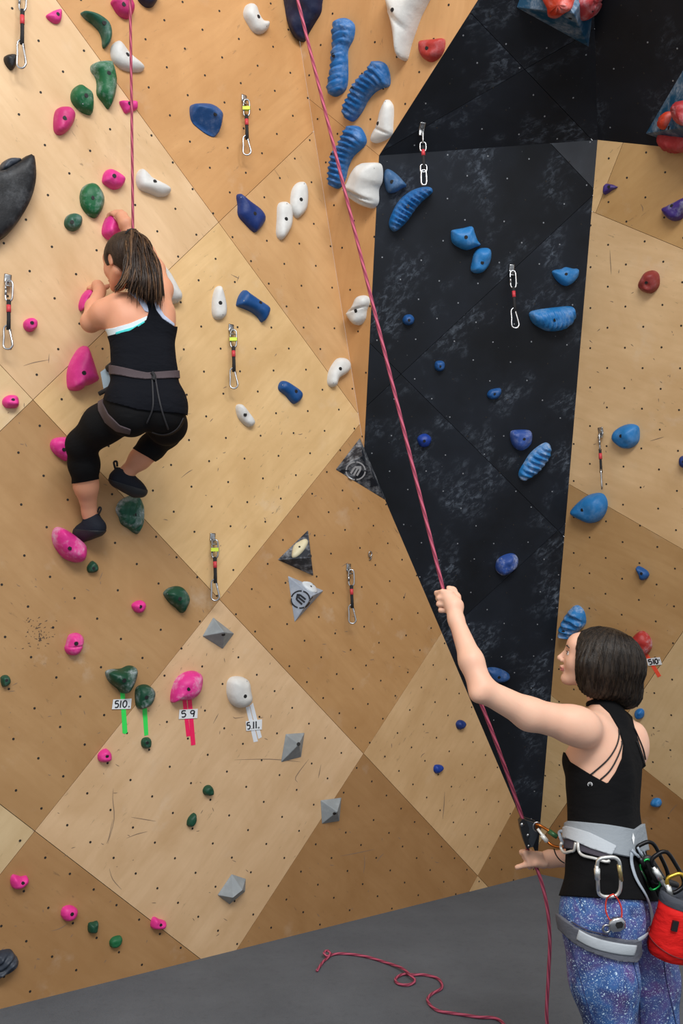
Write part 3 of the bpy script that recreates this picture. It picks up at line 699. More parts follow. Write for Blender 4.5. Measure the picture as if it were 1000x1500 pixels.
hold('B', 'I', 'indigo', .055, [(197,240),(205,210),(235,190),(270,183),(292,200),(288,235),(260,262),(225,276),(203,262)], None, 'chalk-dusted blue knobbly hold low on the black wall', chalk=.8, lump=.16)
hold('R', 'I', 'royal', .035, [(795,245),(805,235),(835,250),(850,268),(845,285),(830,295),(812,290),(808,270)], (820,266), 'small blue forked hold on tan plywood right of the black wall', chalk=.05)
hold('R', 'I', 'blueb', .08, [(460,510),(475,470),(500,430),(525,408),(550,415),(568,445),(570,490),(540,520),(510,550),(475,550),(460,530)], (483,517), 'chalky blue ribbed hold just above the forehead of the belayer', rib=((480,560),(540,405),6,.2), chalk=.9)
hold('R', 'I', 'red', .06, [(770,560),(790,530),(815,517),(840,530),(858,560),(857,595),(835,620),(805,625),(785,600)], (808,586), 'chalky red hold behind the head of the belayer, above the orange tape', chalk=.7, lump=.07)
hold('B', 'I', 'blues', .045, [(158,685),(170,675),(205,677),(245,695),(257,712),(240,730),(205,736),(170,720)], (208,713), 'flat blue oval hold just above the raised arm of the belayer', chalk=.2, lump=.02)
hold('R', 'I', 'blue', .03, [(790,865),(800,852),(820,850),(830,865),(825,888),(805,894),(793,882)], None, 'small blue hold right of the hair of the belayer, on the pale panel edge', chalk=.1)
hold('L', 'I', 'navyb', .03, [(27,915),(38,898),(58,900),(64,915),(52,935),(35,936)], None, 'tiny navy hold on pale plywood left of the black wedge, upper of two', chalk=.05)
hold('R', 'M', 'blueb', .03, [(858,225),(870,208),(895,208),(905,225),(898,242),(870,240)], None, 'small bright blue hold right of the back of the belayer', chalk=.15)
hold('L', 'J', 'pink', .035, [(48,560),(60,535),(95,545),(118,540),(125,565),(100,590),(75,598),(55,590)], (99,572), 'small pink foothold nearest the left edge in the bottom tan panel', chalk=.05, sm=2)
hold('L', 'J', 'pink', .035, [(266,710),(275,678),(305,668),(335,682),(333,710),(315,730),(285,735)], (311,704), 'small pink foothold in the middle of the bottom tan panel', chalk=.05, sm=2)
hold('L', 'J', 'greend', .03, [(382,775),(385,745),(405,740),(424,735),(422,765),(415,785),(390,787)], None, 'small square green foothold right of the middle pink foothold', chalk=.05, sm=2)
hold('L', 'J', 'green', .028, [(475,825),(490,805),(520,798),(528,812),(520,835),(500,850),(480,848)], None, 'small oval green foothold lowest on the bottom tan panel', chalk=.05)
hold('L', 'J', 'pink', .035, [(653,748),(665,717),(690,728),(715,735),(713,755),(700,770),(660,768)], (693,752), 'small pink foothold on the lower edge of the pale panel near the floor', chalk=.05, sm=2)
hold('L', 'J', 'slate', .06, [(-20,880),(10,868),(50,862),(68,880),(84,905),(70,935),(40,960),(5,980),(-25,985)], None, 'dark slate striated hold cut by the left edge near the floor', chalk=.15, lump=.06, rib=((-10,880),(40,960),4,.12))
hold('L', 'J', 'greend', .03, [(878,170),(890,152),(910,150),(921,170),(918,190),(900,195),(882,188)], None, 'small dark green foothold on the pale panel below the pink tape', chalk=.05)
hold('L', 'J', 'greend', .028, [(808,320),(815,290),(838,268),(847,280),(843,310),(825,330)], None, 'narrow dark green foothold, lower of two green ones on the pale panel', chalk=.05, sm=2)
# tiny knot-shaped eyelet on the tan diamond
# ---- volumes: faceted boxes screwed to the panels
GREYV = resin('volume_grey', (150, 158, 162), .15, .6); DARKV = resin('volume_black', (34, 40, 50), .55, .5); LIGHTV = resin('volume_light', (168, 178, 192), .25, .5); BLUEV = resin('volume_blue', (30, 84, 118), .45, .5)
def volume(wall, base, apexes, faces, mat, label, bolts=(), name='wall_volume', H=None):
    """base: px corners on the wall; apexes: (px, py, height); faces index base first, then apexes"""
    pl = PL[wall]; N = pl.frame()[3]
    V = [pl.hit(x, y, .0) for x, y in base] + [pl.hit(x, y, h) for x, y, h in apexes]
    nb = len(base); F = [tuple(f) for f in faces] + [tuple(range(nb))]
    bm = bmesh.new(); vs = [bm.verts.new(v) for v in V]
    for f in F: bm.faces.new([vs[i] for i in f])
    bmesh.ops.recalc_face_normals(bm, faces=bm.faces[:])
    bmesh.ops.bevel(bm, geom=[e for e in bm.edges], offset=.0035, segments=2, affect='EDGES', profile=.6)
    bmesh.ops.recalc_face_normals(bm, faces=bm.faces[:])
    bm.verts.index_update(); V2 = [tuple(v.co) for v in bm.verts]; F2 = [tuple(v.index for v in f.verts) for f in bm.faces]; bm.free()
    o = mesh_obj(name, V2, F2, mat, label=label, cat='volume', smooth=False, group='volumes screwed to the wall')
    tree = BVHTree.FromPolygons(V2, F2)
    def surf(x, y):
        loc, nn, _, _ = tree.ray_cast(Vector((0, 0, 0)), Vector(unit(ray(x, y))))
        if loc is None: return pl.hit(x, y, .01), N
        nn = np.array(nn); return np.array(loc), (nn if nn @ ray(x, y) < 0 else -nn)
    for x, y in bolts:
        p, n = surf(x, y); ring, sock = bolt_parts(p, n, .0075)
        bo = mesh_obj('bolt', *sock, DARKM, o, smooth=False); mesh_obj('washer', *ring, plain('bolt_washer', (.022, .022, .024, 1), .5, .3), bo, smooth=False)
    return o, surf
volume('L', [(312,904),(343,928),(326,951),(296,932)], [(328,926,.085)], [(0,4,3),(0,1,4),(1,2,4),(2,3,4)], GREYV, 'grey pyramid volume just below the meeting point of four panels', [(327,930)])
volume('L', [(418,1075),(446,1073),(441,1109),(411,1117)], [(438,1090,.075)], [(0,4,3),(0,1,4),(1,2,4),(2,3,4)], GREYV, 'grey wedge volume right of the white tape strips', [(437,1090)])
volume('L', [(469,1172),(500,1168),(497,1203),(471,1207)], [(494,1189,.07)], [(0,4,3),(0,1,4),(1,2,4),(2,3,4)], GREYV, 'grey square volume on the edge of the bottom tan triangle', [(490,1192)])
volume('L', [(339,1280),(360,1287),(359,1306),(336,1325),(318,1311)], [(355,1304,.07),(341,1315,.065)], [(0,1,5),(1,2,5),(0,5,6,4),(5,2,6),(2,3,6),(3,4,6)], GREYV, 'grey pyramid volume lowest on the wall near the floor', [])
# dark triangular volume at the foot of the warm strip, with a round emblem
o, surf = volume('L', [(527,641),(566,734),(491,688)], [(531,668,.10)], [(0,3,2),(0,1,3),(1,2,3)], DARKV, 'black triangular volume with a round white emblem at the corner of the black wall', [])
def on_surface(surf, poly, lift=.0012):
    return [surf(x, y)[0] + surf(x, y)[1] * lift for x, y in poly]
def strokes(surf, lines, wpx, mat, parent, name, lift=.0016, label=None):
    """flat painted bands following polylines given in photo pixels"""
    parts = []
    for ln in lines:
        P = np.array(ln, float)
        if len(P) > 2: P = catmull(P, 4)
        T = np.gradient(P, axis=0); Nn = np.stack([-T[:, 1], T[:, 0]], -1); Nn /= np.linalg.norm(Nn, axis=1)[:, None] + 1e-9
        V = []; 
        for p, n in zip(P, Nn):
            for s in (-.5, .5):
                q = p + n * wpx * s; a, b = surf(*q); V.append(a + b * lift)
        parts.append((V, [(2 * i, 2 * i + 2, 2 * i + 3, 2 * i + 1) for i in range(len(P) - 1)]))
    V, F = join(*parts); return mesh_obj(name, V, F, mat, parent, smooth=False, label=label)
WPAINT = plain('white_stencil_paint', (.55, .57, .6, 1), .7); BPAINT = plain('black_stencil_paint', (.02, .022, .028, 1), .6)
def emblem(surf, cx, cy, r, mat, parent, rot=0., sq=.93):
    def tp(x, y):
        c, s = math.cos(rot), math.sin(rot); return (cx + r * (x * c - y * s), cy + r * sq * (x * s + y * c))
    L_ = []
    for a0, a1 in ((10, 80), (100, 170), (190, 260), (280, 350)):
        L_.append([tp(math.cos(math.radians(a)), math.sin(math.radians(a))) for a in np.linspace(a0 - 5, a1 + 5, 7)])
    strokes(surf, L_, r * .15, mat, parent, 'emblem_ring')
    bars = [[tp(-.52, .30), tp(-.10, -.38)], [tp(-.22, .52), tp(.22, -.30)], [tp(.12, .55), tp(.50, -.15)], [tp(-.12, -.42), tp(.58, -.42)], [tp(.30, -.28), tp(.60, -.22)]]
    strokes(surf, bars, r * .20, mat, parent, 'emblem_mark')
emblem(surf, 520.6, 689.4, 14.0, WPAINT, o, 0.)
# black triangular volume carrying a cream hold
o, surf = volume('L', [(451,776),(459,844),(406,820)], [(455,817,.10)], [(0,3,2),(0,1,3),(1,2,3)], DARKV, 'black triangular volume left of the bare metal eyelet, carrying a cream hold', [(454,814)])
def onvol(surf, poly, hgt, color, label, bolt=None, name='climbing_hold', chalk=.2, lump=.0):
    q = catmull(np.array(poly, float), 3, True); c = q.mean(0); n = len(q)
    V = []; F = []
    ns = [surf(*(c + (p - c) * .8))[1] for p in q]; nm = unit(np.mean(ns, 0))
    for k, (s, hh) in enumerate(((1, 0), (.99, .25), (.88, .62), (.68, .86), (.4, 1.0))):
        for p in q:
            x = c + (p - c) * s; a, b = surf(*x); V.append(a + nm * (hgt * hh * (1 + lump * math.sin(p[0] * 1.1 + p[1] * .7 + k)) - (.002 if k == 0 else 0)))
    a, b = surf(*c); V.append(a + nm * hgt * 1.02)
    for k in range(4):
        for i in range(n): F.append((k * n + i, k * n + (i + 1) % n, (k + 1) * n + (i + 1) % n, (k + 1) * n + i))
    for i in range(n): F.append((4 * n + i, 4 * n + (i + 1) % n, 5 * n))
    bm = bmesh.new(); vs = [bm.verts.new(v) for v in V]; [bm.faces.new([vs[i] for i in f]) for f in F]; bmesh.ops.recalc_face_normals(bm, faces=bm.faces[:])
    bm.verts.index_update(); F = [tuple(v.index for v in f.verts) for f in bm.faces]; bm.free()
    o = mesh_obj(name, V, F, resin('resin_%s_%d' % (color, int(chalk * 10)), COLR.get(color, (230, 220, 190)), chalk), label=label, cat='hold', group='holds bolted on volumes')
    if bolt:
        tr = BVHTree.FromPolygons([tuple(v) for v in V], F); loc, nn, _, _ = tr.ray_cast(Vector((0, 0, 0)), Vector(unit(ray(*bolt))))
        if loc is not None:
            ring, sock = bolt_parts(np.array(loc), nm, .007); mesh_obj('bolt', *sock, DARKM, o, smooth=False)
    return o
COLR['cream'] = (222, 212, 176); COLR['palewhite'] = (222, 228, 232); COLR['orange'] = (214, 70, 44); COLR['rose'] = (190, 62, 66)
onvol(surf, [(427,814),(430,800),(440,793),(448,790),(451,795),(445,806),(437,814),(430,817)], .018, 'cream', 'cream oval hold bolted on the black triangular volume', (438.5,801), chalk=.1)
o, surf = volume('L', [(421,843),(474,865),(431,912)], [(457,873,.075)], [(0,3,2),(0,1,3),(1,2,3)], LIGHTV, 'light grey triangular volume with a round black emblem', [(456.5,876)])
emblem(surf, 440, 878, 13.5, BPAINT, o, -1.35)
onvol(surf, [(442,853),(452,853),(461,860),(464,868),(457,868),(448,862)], .014, 'palewhite', 'white oval hold on the light grey triangular volume', (455.5,859), chalk=.05)
# blue volumes on the black overhang, carrying red holds
o, surf = volume('U', [(756,11),(862,69),(874,-34),(782,-62)], [(840,20,.20)], [(0,4,3),(0,1,4),(1,2,4),(2,3,4)], BLUEV, 'blue pyramid volume with red holds at the top edge of the picture', [(835,27)])
onvol(surf, [(792,-12),(801,12),(803,24),(815,27),(826,20),(836,14),(840,4),(842,-12),(820,-26)], .045, 'orange', 'orange-red lumpy hold on the left side of the top blue volume', chalk=.3, lump=.15)
onvol(surf, [(848,-12),(849,12),(851,30),(862,26),(871,10),(872,-8),(862,-20)], .05, 'rose', 'rose-red lumpy hold on the right side of the top blue volume', (868,16), chalk=.5, lump=.12)
o, surf = volume('V', [(945,196),(1006,92),(1080,120),(1052,232)], [(1004,186,.17)], [(0,4,3),(0,1,4),(1,2,4),(2,3,4)], BLUEV, 'blue pyramid volume with red holds cut by the right edge of the picture', [(979,187)])
onvol(surf, [(967,186),(970,172),(980,163),(984,168),(980,180),(973,190)], .03, 'orange', 'orange-red hold on the left side of the right blue volume', chalk=.2, lump=.1)
onvol(surf, [(987,168),(990,155),(1000,148),(1015,150),(1018,170),(1008,184),(994,182)], .05, 'rose', 'rose-red knobbly hold in the middle of the right blue volume', chalk=.4, lump=.12)
onvol(surf, [(963,198),(985,200),(1010,204),(1012,214),(995,216),(975,210)], .05, 'rose', 'dark rose hold on the underside of the right blue volume', chalk=.1, lump=.1)

# ------------------------------------------------------------------ tape strips and grade tags
def wall_surf(key):
    pl = PL[key]; N = pl.frame()[3]
    return lambda x, y: (pl.hit(x, y), N)
def tape(key, poly, c, label, group=None, lift=.0012):
    pl = PL[key]; V = [pl.hit(x, y, lift) for x, y in poly]
    V, F = slab(np.array(V), pl.frame()[3], .001)
    return mesh_obj('tape_strip', V, F, plain('tape_%s' % c[0], srgb(*c[1]), .5), label=label, cat='tape', smooth=False, group='tape strips marking the routes')
g = lambda x, y: cpx('G', x, y); h_ = lambda x, y: cpx('H', x, y); z7 = lambda x, y: (900 + x / 10, 900 + y / 10)
GR = ('green', (54, 226, 92)); PK = ('pink', (246, 30, 96)); WT = ('white', (226, 232, 240)); OR = ('orange', (246, 84, 58))
tape('L', [g(518,775),g(537,775),g(549,950),g(538,957),g(528,953)], GR, 'bright green tape strip behind the left grade tag')
tape('L', [g(613,845),g(633,845),g(639,960),g(622,965)], GR, 'bright green tape strip between the two dark green round holds')
tape('L', [g(786,808),g(803,808),g(820,965),g(803,968)], PK, 'pink tape strip, left and shorter one of the pair')
tape('L', [g(808,808),g(826,808),g(842,1003),g(823,1006)], PK, 'pink tape strip, right and longer one of the pair')
tape('L', [h_(88,842),h_(104,836),h_(140,988),h_(122,992)], WT, 'white tape strip, left one of the pair')
tape('L', [h_(106,834),h_(119,822),h_(157,970),h_(142,978)], WT, 'white tape strip, right one of the pair')
tape('R', [z7(440,600),z7(485,578),z7(680,900),z7(632,925)], OR, 'orange tape strip below the chalky red hold')
DIG = {'5': [[(.85,0),(.15,.03),(.12,.42),(.6,.38),(.9,.62),(.7,.95),(.1,.97)]], '1': [[(.5,0),(.5,1)]], '0': [[(.5,0),(.1,.3),(.12,.75),(.5,1),(.88,.7),(.85,.25),(.5,0)]],
       '9': [[(.85,.1),(.35,.02),(.12,.3),(.4,.52),(.82,.35),(.85,.1),(.82,.5),(.7,1)]], 'a': [[(.8,.5),(.2,.55),(.2,.95),(.8,.9),(.8,.45),(.85,1)]], '.': [[(.4,.93),(.55,1)]]}
def grade(key, quad, text, label, mark='a'):
    """quad: corners TL, TR, BR, BL in pixels; text: list of (char, u0, u1, v0, v1)"""
    pl = PL[key]; V = [pl.hit(x, y, .0042) for x, y in quad]
    V, F = slab(np.array(V), pl.frame()[3], .0015)
    o = mesh_obj('grade_tag', V, F, plain('paper_tag', (.80, .84, .88, 1), .6), label=label, cat='tag', smooth=False, group='grade tags on the wall')
    Q = np.array(quad, float)
    def at(u, v): return Q[0] * (1 - u) * (1 - v) + Q[1] * u * (1 - v) + Q[2] * u * v + Q[3] * (1 - u) * v
    sf = lambda x, y: (pl.hit(x, y, .0042), pl.frame()[3])
    L_ = []; S_ = []
    for ch, u0, u1, v0, v1 in text:
        for ln in DIG[ch]:
            (S_ if ch == 'a' else L_).append([at(u0 + (u1 - u0) * a, v0 + (v1 - v0) * b) for a, b in ln])
    INK = plain('marker_ink', (.015, .016, .022, 1), .5)
    strokes(sf, L_, 1.9, INK, o, 'lettering', .0006)
    if S_: strokes(sf, S_, .8, INK, o, 'small_letter', .0006)
    return o
grade('L', [g(488,808),g(567,804),g(563,848),g(482,850)], [('5',.12,.34,.16,.84),('1',.40,.46,.14,.86),('0',.54,.78,.14,.84),('a',.85,.93,.6,.85)], 'white grade tag reading 510 under the chalk-topped green hold')
grade('L', [g(773,852),g(852,848),g(850,888),g(770,892)], [('5',.12,.38,.14,.82),('9',.58,.86,.14,.84)], 'white grade tag reading 5 9 on the pink tape')
grade('L', [h_(88,902),h_(158,893),h_(157,937),h_(90,943)], [('5',.06,.27,.16,.84),('.',.30,.42,.16,.84),('1',.44,.50,.12,.84),('1',.60,.66,.12,.84),('a',.74,.84,.6,.86)], 'white grade tag reading 5.11 on the white tape')
grade('R', [z7(465,650),z7(660,627),z7(690,735),z7(490,752)], [('5',.10,.36,.16,.84),('1',.44,.50,.14,.86),('0',.56,.80,.14,.84),('a',.86,.93,.16,.42)], 'white grade tag reading 510 on the orange tape behind the belayer')

# ------------------------------------------------------------------ quickdraws
REDT = plain('red_draw_tape', srgb(206, 60, 70), .5); YELT = plain('yellow_draw_band', srgb(214, 240, 70), .5)
def loop_pts(kind, L, w, n=5):
    """closed outline in (sideways, down) for a link of length L, width w"""
    if kind == 'link': P = [(-w/2, .2*L), (-w/2, .8*L), (-w*.3, .97*L), (0, L), (w*.3, .97*L), (w/2, .8*L), (w/2, .2*L), (w*.3, .03*L), (0, 0), (-w*.3, .03*L)]
    else: P = [(-w*.42, .12*L), (-w*.40, .5*L), (-w*.42, .85*L), (-w*.2, .98*L), (w*.2, L), (w*.48, .9*L), (w*.52, .75*L), (w*.2, .25*L), (w*.12, .03*L), (-w*.15, -.01*L)]
    return catmull(P, n, True)
def quickdraw(key, top, bot, label, yellow=False, chain=False, swing=0., turn=0., open_=False):
    pl = PL[key]; N = pl.frame()[3]
    A = pl.hit(*top); dn = GRAV
    # length from the photo: find where the plumb line through A reaches the lower pixel row
    a0 = A + N * .028; ln = .25
    for _ in range(30):
        p = pix(a0 + dn * ln); ln += (bot[1] - p[1]) / FPX * a0[2] * .8
    ln = max(.1, ln)
    tgt = bot; s1 = unit(np.cross(dn, [0, 0, 1.])); s1 = unit(s1 - dn * (s1 @ dn))
    if s1[0] < 0: s1 = -s1
    dep = unit(np.cross(s1, dn))
    if turn: s1, dep = unit(s1 * math.cos(turn) + dep * math.sin(turn)), unit(dep * math.cos(turn) - s1 * math.sin(turn))
    o = empty('quickdraw', A, label, 'quickdraw', 'quickdraws hanging on the wall')
    # hanger: bent plate with a bolt head
    e = unit(dn - N * (dn @ N))
    prof = catmull([A - e * .022 + N * .002, A + e * .004 + N * .003, A + e * .016 + N * .010, A + e * .030 + N * .026], 4)
    wd_ = np.linspace(.017, .012, len(prof)); 
    V, F = tube(prof, .0016, 8, flat=N, wide=9.0)
    mesh_obj('hanger', V, F, STEEL, o)
    mesh_obj('bolt_head', *join(cyl(A + N * .002, N, .009, .008, 6), cyl(A, N, .012, .003, 14)), STEEL, o, smooth=False)
    P0 = A + N * .024 + e * .012
    def at(u, v, d=0): return P0 + s1 * u + dn * v + dep * d
    def ring(kind, v0, L, w, r, mat, nm, side=0, parent=o):
        pts = [at(u, v0 + v, 0) if not side else P0 + dep * u + dn * (v0 + v) for u, v in loop_pts(kind, L, w)]
        V, F = tube(pts, r, 7, True); return mesh_obj(nm, V, F, mat, parent)
    T = ln
    if chain:
        ring('link', -.004, T * .24, .022, .0042, STEEL, 'chain_link', 1)
        ring('link', T * .20, T * .17, .026, .0042, STEEL, 'chain_link')
    else:
        c1 = ring('link', -.004, T * .30, .027, .0042, ALU if not yellow else STEEL, 'upper_carabiner')
        if yellow:
            mesh_obj('rubber_band', *boxy(at(0, T * .15), s1 * .017, dn * .008, dep * .008), YELT, c1, smooth=False)
        mesh_obj('screw_sleeve', *cyl(at(-.013, T * .10), dn, .0054, T * .10, 8), STEEL, c1)
    lo = T * .66
    V, F = tube([at(0, T * .27), at(.001, T * .45), at(.002, T * .56), at(.002, lo + .012)], [.0075, .0062, .0062, .007], 8, flat=dep, wide=1.25)
    sl = mesh_obj('sling', V, F, BLACKFAB, o)
    mesh_obj('red_tape', *tube([at(0, T * .345), at(.0007, T * .40), at(.001, T * .45)], .0088, 10), REDT, sl)
    if chain:
        ring('link', T * .62, T * .14, .028, .0042, STEEL, 'chain_link')
        ring('link', T * .72, T * .28, .024, .0045, ALU, 'lower_carabiner', 0)
    else:
        c2 = ring('pear', lo - .004, T - lo, .037, .0042, ALU, 'lower_carabiner')
        a, b = at(.010, lo + (T - lo) * .12), at(.018, lo + (T - lo) * .82)
        mesh_obj('gate', *tube([a, b], .0032, 7), STEEL, c2)
    return o
quickdraw('L', (31, -18), (35, 96), 'quickdraw hanging in the top left corner of the picture')
quickdraw('L', (11, 410), (11, 508), 'quickdraw hanging at the left edge beside the climber')
quickdraw('L', (338, 482), (343, 566), 'yellow-banded quickdraw below the white teardrop hold', yellow=True)
quickdraw('L', (311, 788), (313, 877), 'yellow-banded quickdraw ending at the meeting point of four panels', yellow=True)
quickdraw('L', (357, 146), (361, 224), 'yellow-banded quickdraw right of the slate blue hold near the top', yellow=True)
quickdraw('L', (510, 832), (511, 911), 'quickdraw on the tan diamond panel right of the light grey volume')
quickdraw('U', (618, 186), (622, 268), 'chain draw hanging from the lip of the black overhang', chain=True)
quickdraw('B', (749, 394), (755, 478), 'quickdraw hanging on the black wall above the wide ribbed hold')
quickdraw('R', (880, 632), (888, 714), 'quickdraw seen edge-on on the right-hand plywood', turn=1.25)
pl = PL['L']; A = pl.hit(540, 811); N = pl.frame()[3]; e = unit(GRAV - N * (GRAV @ N)); s1 = np.cross(N, e)
o = empty('eyelet', A, 'bare bent metal eyelet right of the draw on the tan diamond', 'eyelet')
mesh_obj('ring', *tube(catmull([A + N * .008 + s1 * u + e * v for u, v in ((-.006, -.004), (.004, -.012), (.014, -.002), (.008, .012), (-.002, .016))], 4, True), .0030, 6, True), STEEL, o)
mesh_obj('shank', *tube(catmull([A + N * .006 + s1 * .004 + e * .014, A + N * .010 + s1 * .010 + e * .022, A + N * .002 + s1 * .004 + e * .034], 4), .0034, 6), STEEL, o)

# ------------------------------------------------------------------ shoe-rubber scuffs on the plywood
def scuffs(key, lines, w, col, seed=1):
    sf = wall_surf(key); parts = []; pl = PL[key]; N = pl.frame()[3]
    for ln in lines:
        P = np.array(ln, float); P = catmull(P, 3) if len(P) > 2 else np.array([P[0] + (P[1] - P[0]) * t for t in (0, .33, .66, 1)])
        T = np.gradient(P, axis=0); M = np.stack([-T[:, 1], T[:, 0]], -1); M /= np.linalg.norm(M, axis=1)[:, None] + 1e-9
        wk = np.interp(np.arange(len(P)), [0, len(P) / 2, len(P) - 1], [.2, 1, .2]) * w
        V = [pl.hit(*(p + m * a * s_ * .5)) + N * .0005 for p, m, a in zip(P, M, wk) for s_ in (-1, 1)]
        parts.append((V, [(2 * i, 2 * i + 2, 2 * i + 3, 2 * i + 1) for i in range(len(P) - 1)]))
    V, F = join(*parts); return mesh_obj('scuff_marks', V, F, plain('scuff_%s_%d' % (key, len(lines)), col, .8), WALLOBJ[key], kind='stuff', smooth=False)
rs = np.random.default_rng(5); SL = []
for i in range(46):          # the cluster left of the peanut-shaped hold
    x = 55 + rs.normal(0, 14); y = 925 + rs.normal(0, 13); a = rs.uniform(-1.2, .6); l = rs.uniform(1, 5); SL.append([(x, y), (x + l * math.cos(a), y + l * math.sin(a))])
for i in range(14):
    x = 58 + rs.normal(0, 2); y = 932 + rs.normal(0, 4); l = rs.uniform(2, 6); SL.append([(x, y), (x + rs.normal(0, 1), y + l)])
SL += [[(34,536),(50,531),(72,527)], [(150,460),(180,459),(206,455)], [(72,518),(71,532)], [(166,1155),(165,1170),(167,1200),(158,1236)], [(165,1200),(160,1225),(156,1236)], [(192,1197),(210,1200),(228,1203)], [(185,1228),(200,1222),(216,1218)],
       [(160,1272),(165,1288),(178,1303)], [(74,1364),(88,1360),(100,1352)], [(343,1113),(395,1112),(440,1116)], [(436,1146),(433,1138),(452,1112)], [(498,1254),(520,1250),(548,1244)], [(552,1263),(556,1256),(562,1250)], [(533,1252),(534,1265),(532,1280)],
       [(651,1160),(650,1180),(648,1200)], [(616,1110),(618,1106),(622,1103)], [(145,850),(148,844),(150,838)], [(248,610),(262,607),(280,606)], [(265,700),(275,692),(282,688)], [(347,412),(350,404)], [(338,402),(350,408)], [(402,522),(405,518)], [(312,1060),(320,1045)],
       [(358,1050),(345,1052),(341,1050)], [(500,830),(510,824)], [(590,880),(594,868)], [(470,1120),(466,1140)], [(88,1040),(90,1048)], [(18,1004),(26,1000)], [(12,1013),(22,1012)]]
for i in range(150):
    x = rs.uniform(5, 690); y = rs.uniform(560, 1420); a = rs.uniform(-3.1, 3.1); l = rs.uniform(1.5, 7)
    q = PL['L'].px2(x, y)
    if inside(polyL, q): SL.append([(x, y), (x + l * math.cos(a) * .5, y + l * math.sin(a) * .5 + rs.normal(0, .6)), (x + l * math.cos(a), y + l * math.sin(a))])
scuffs('L', SL[:60], 1.3, (.085, .055, .04, 1)); scuffs('L', SL[60:], 1.2, (.25, .17, .115, 1))
SR = [[(938,299),(941,304),(941,310)], [(924,430),(928,428)], [(952,646),(962,643),(972,640)], [(893,366),(894,385),(895,402)], [(848,830),(850,826)], [(975,888),(978,884)], [(978,1195),(984,1186),(992,1178)]]
for i in range(40):
    x = rs.uniform(850, 995); y = rs.uniform(320, 1200); a = rs.uniform(-3.1, 3.1); l = rs.uniform(1.5, 6)
    if inside(polyR, PL['R'].px2(x, y)): SR.append([(x, y), (x + l * math.cos(a), y + l * math.sin(a))])
scuffs('R', SR, 1.2, (.22, .15, .10, 1))
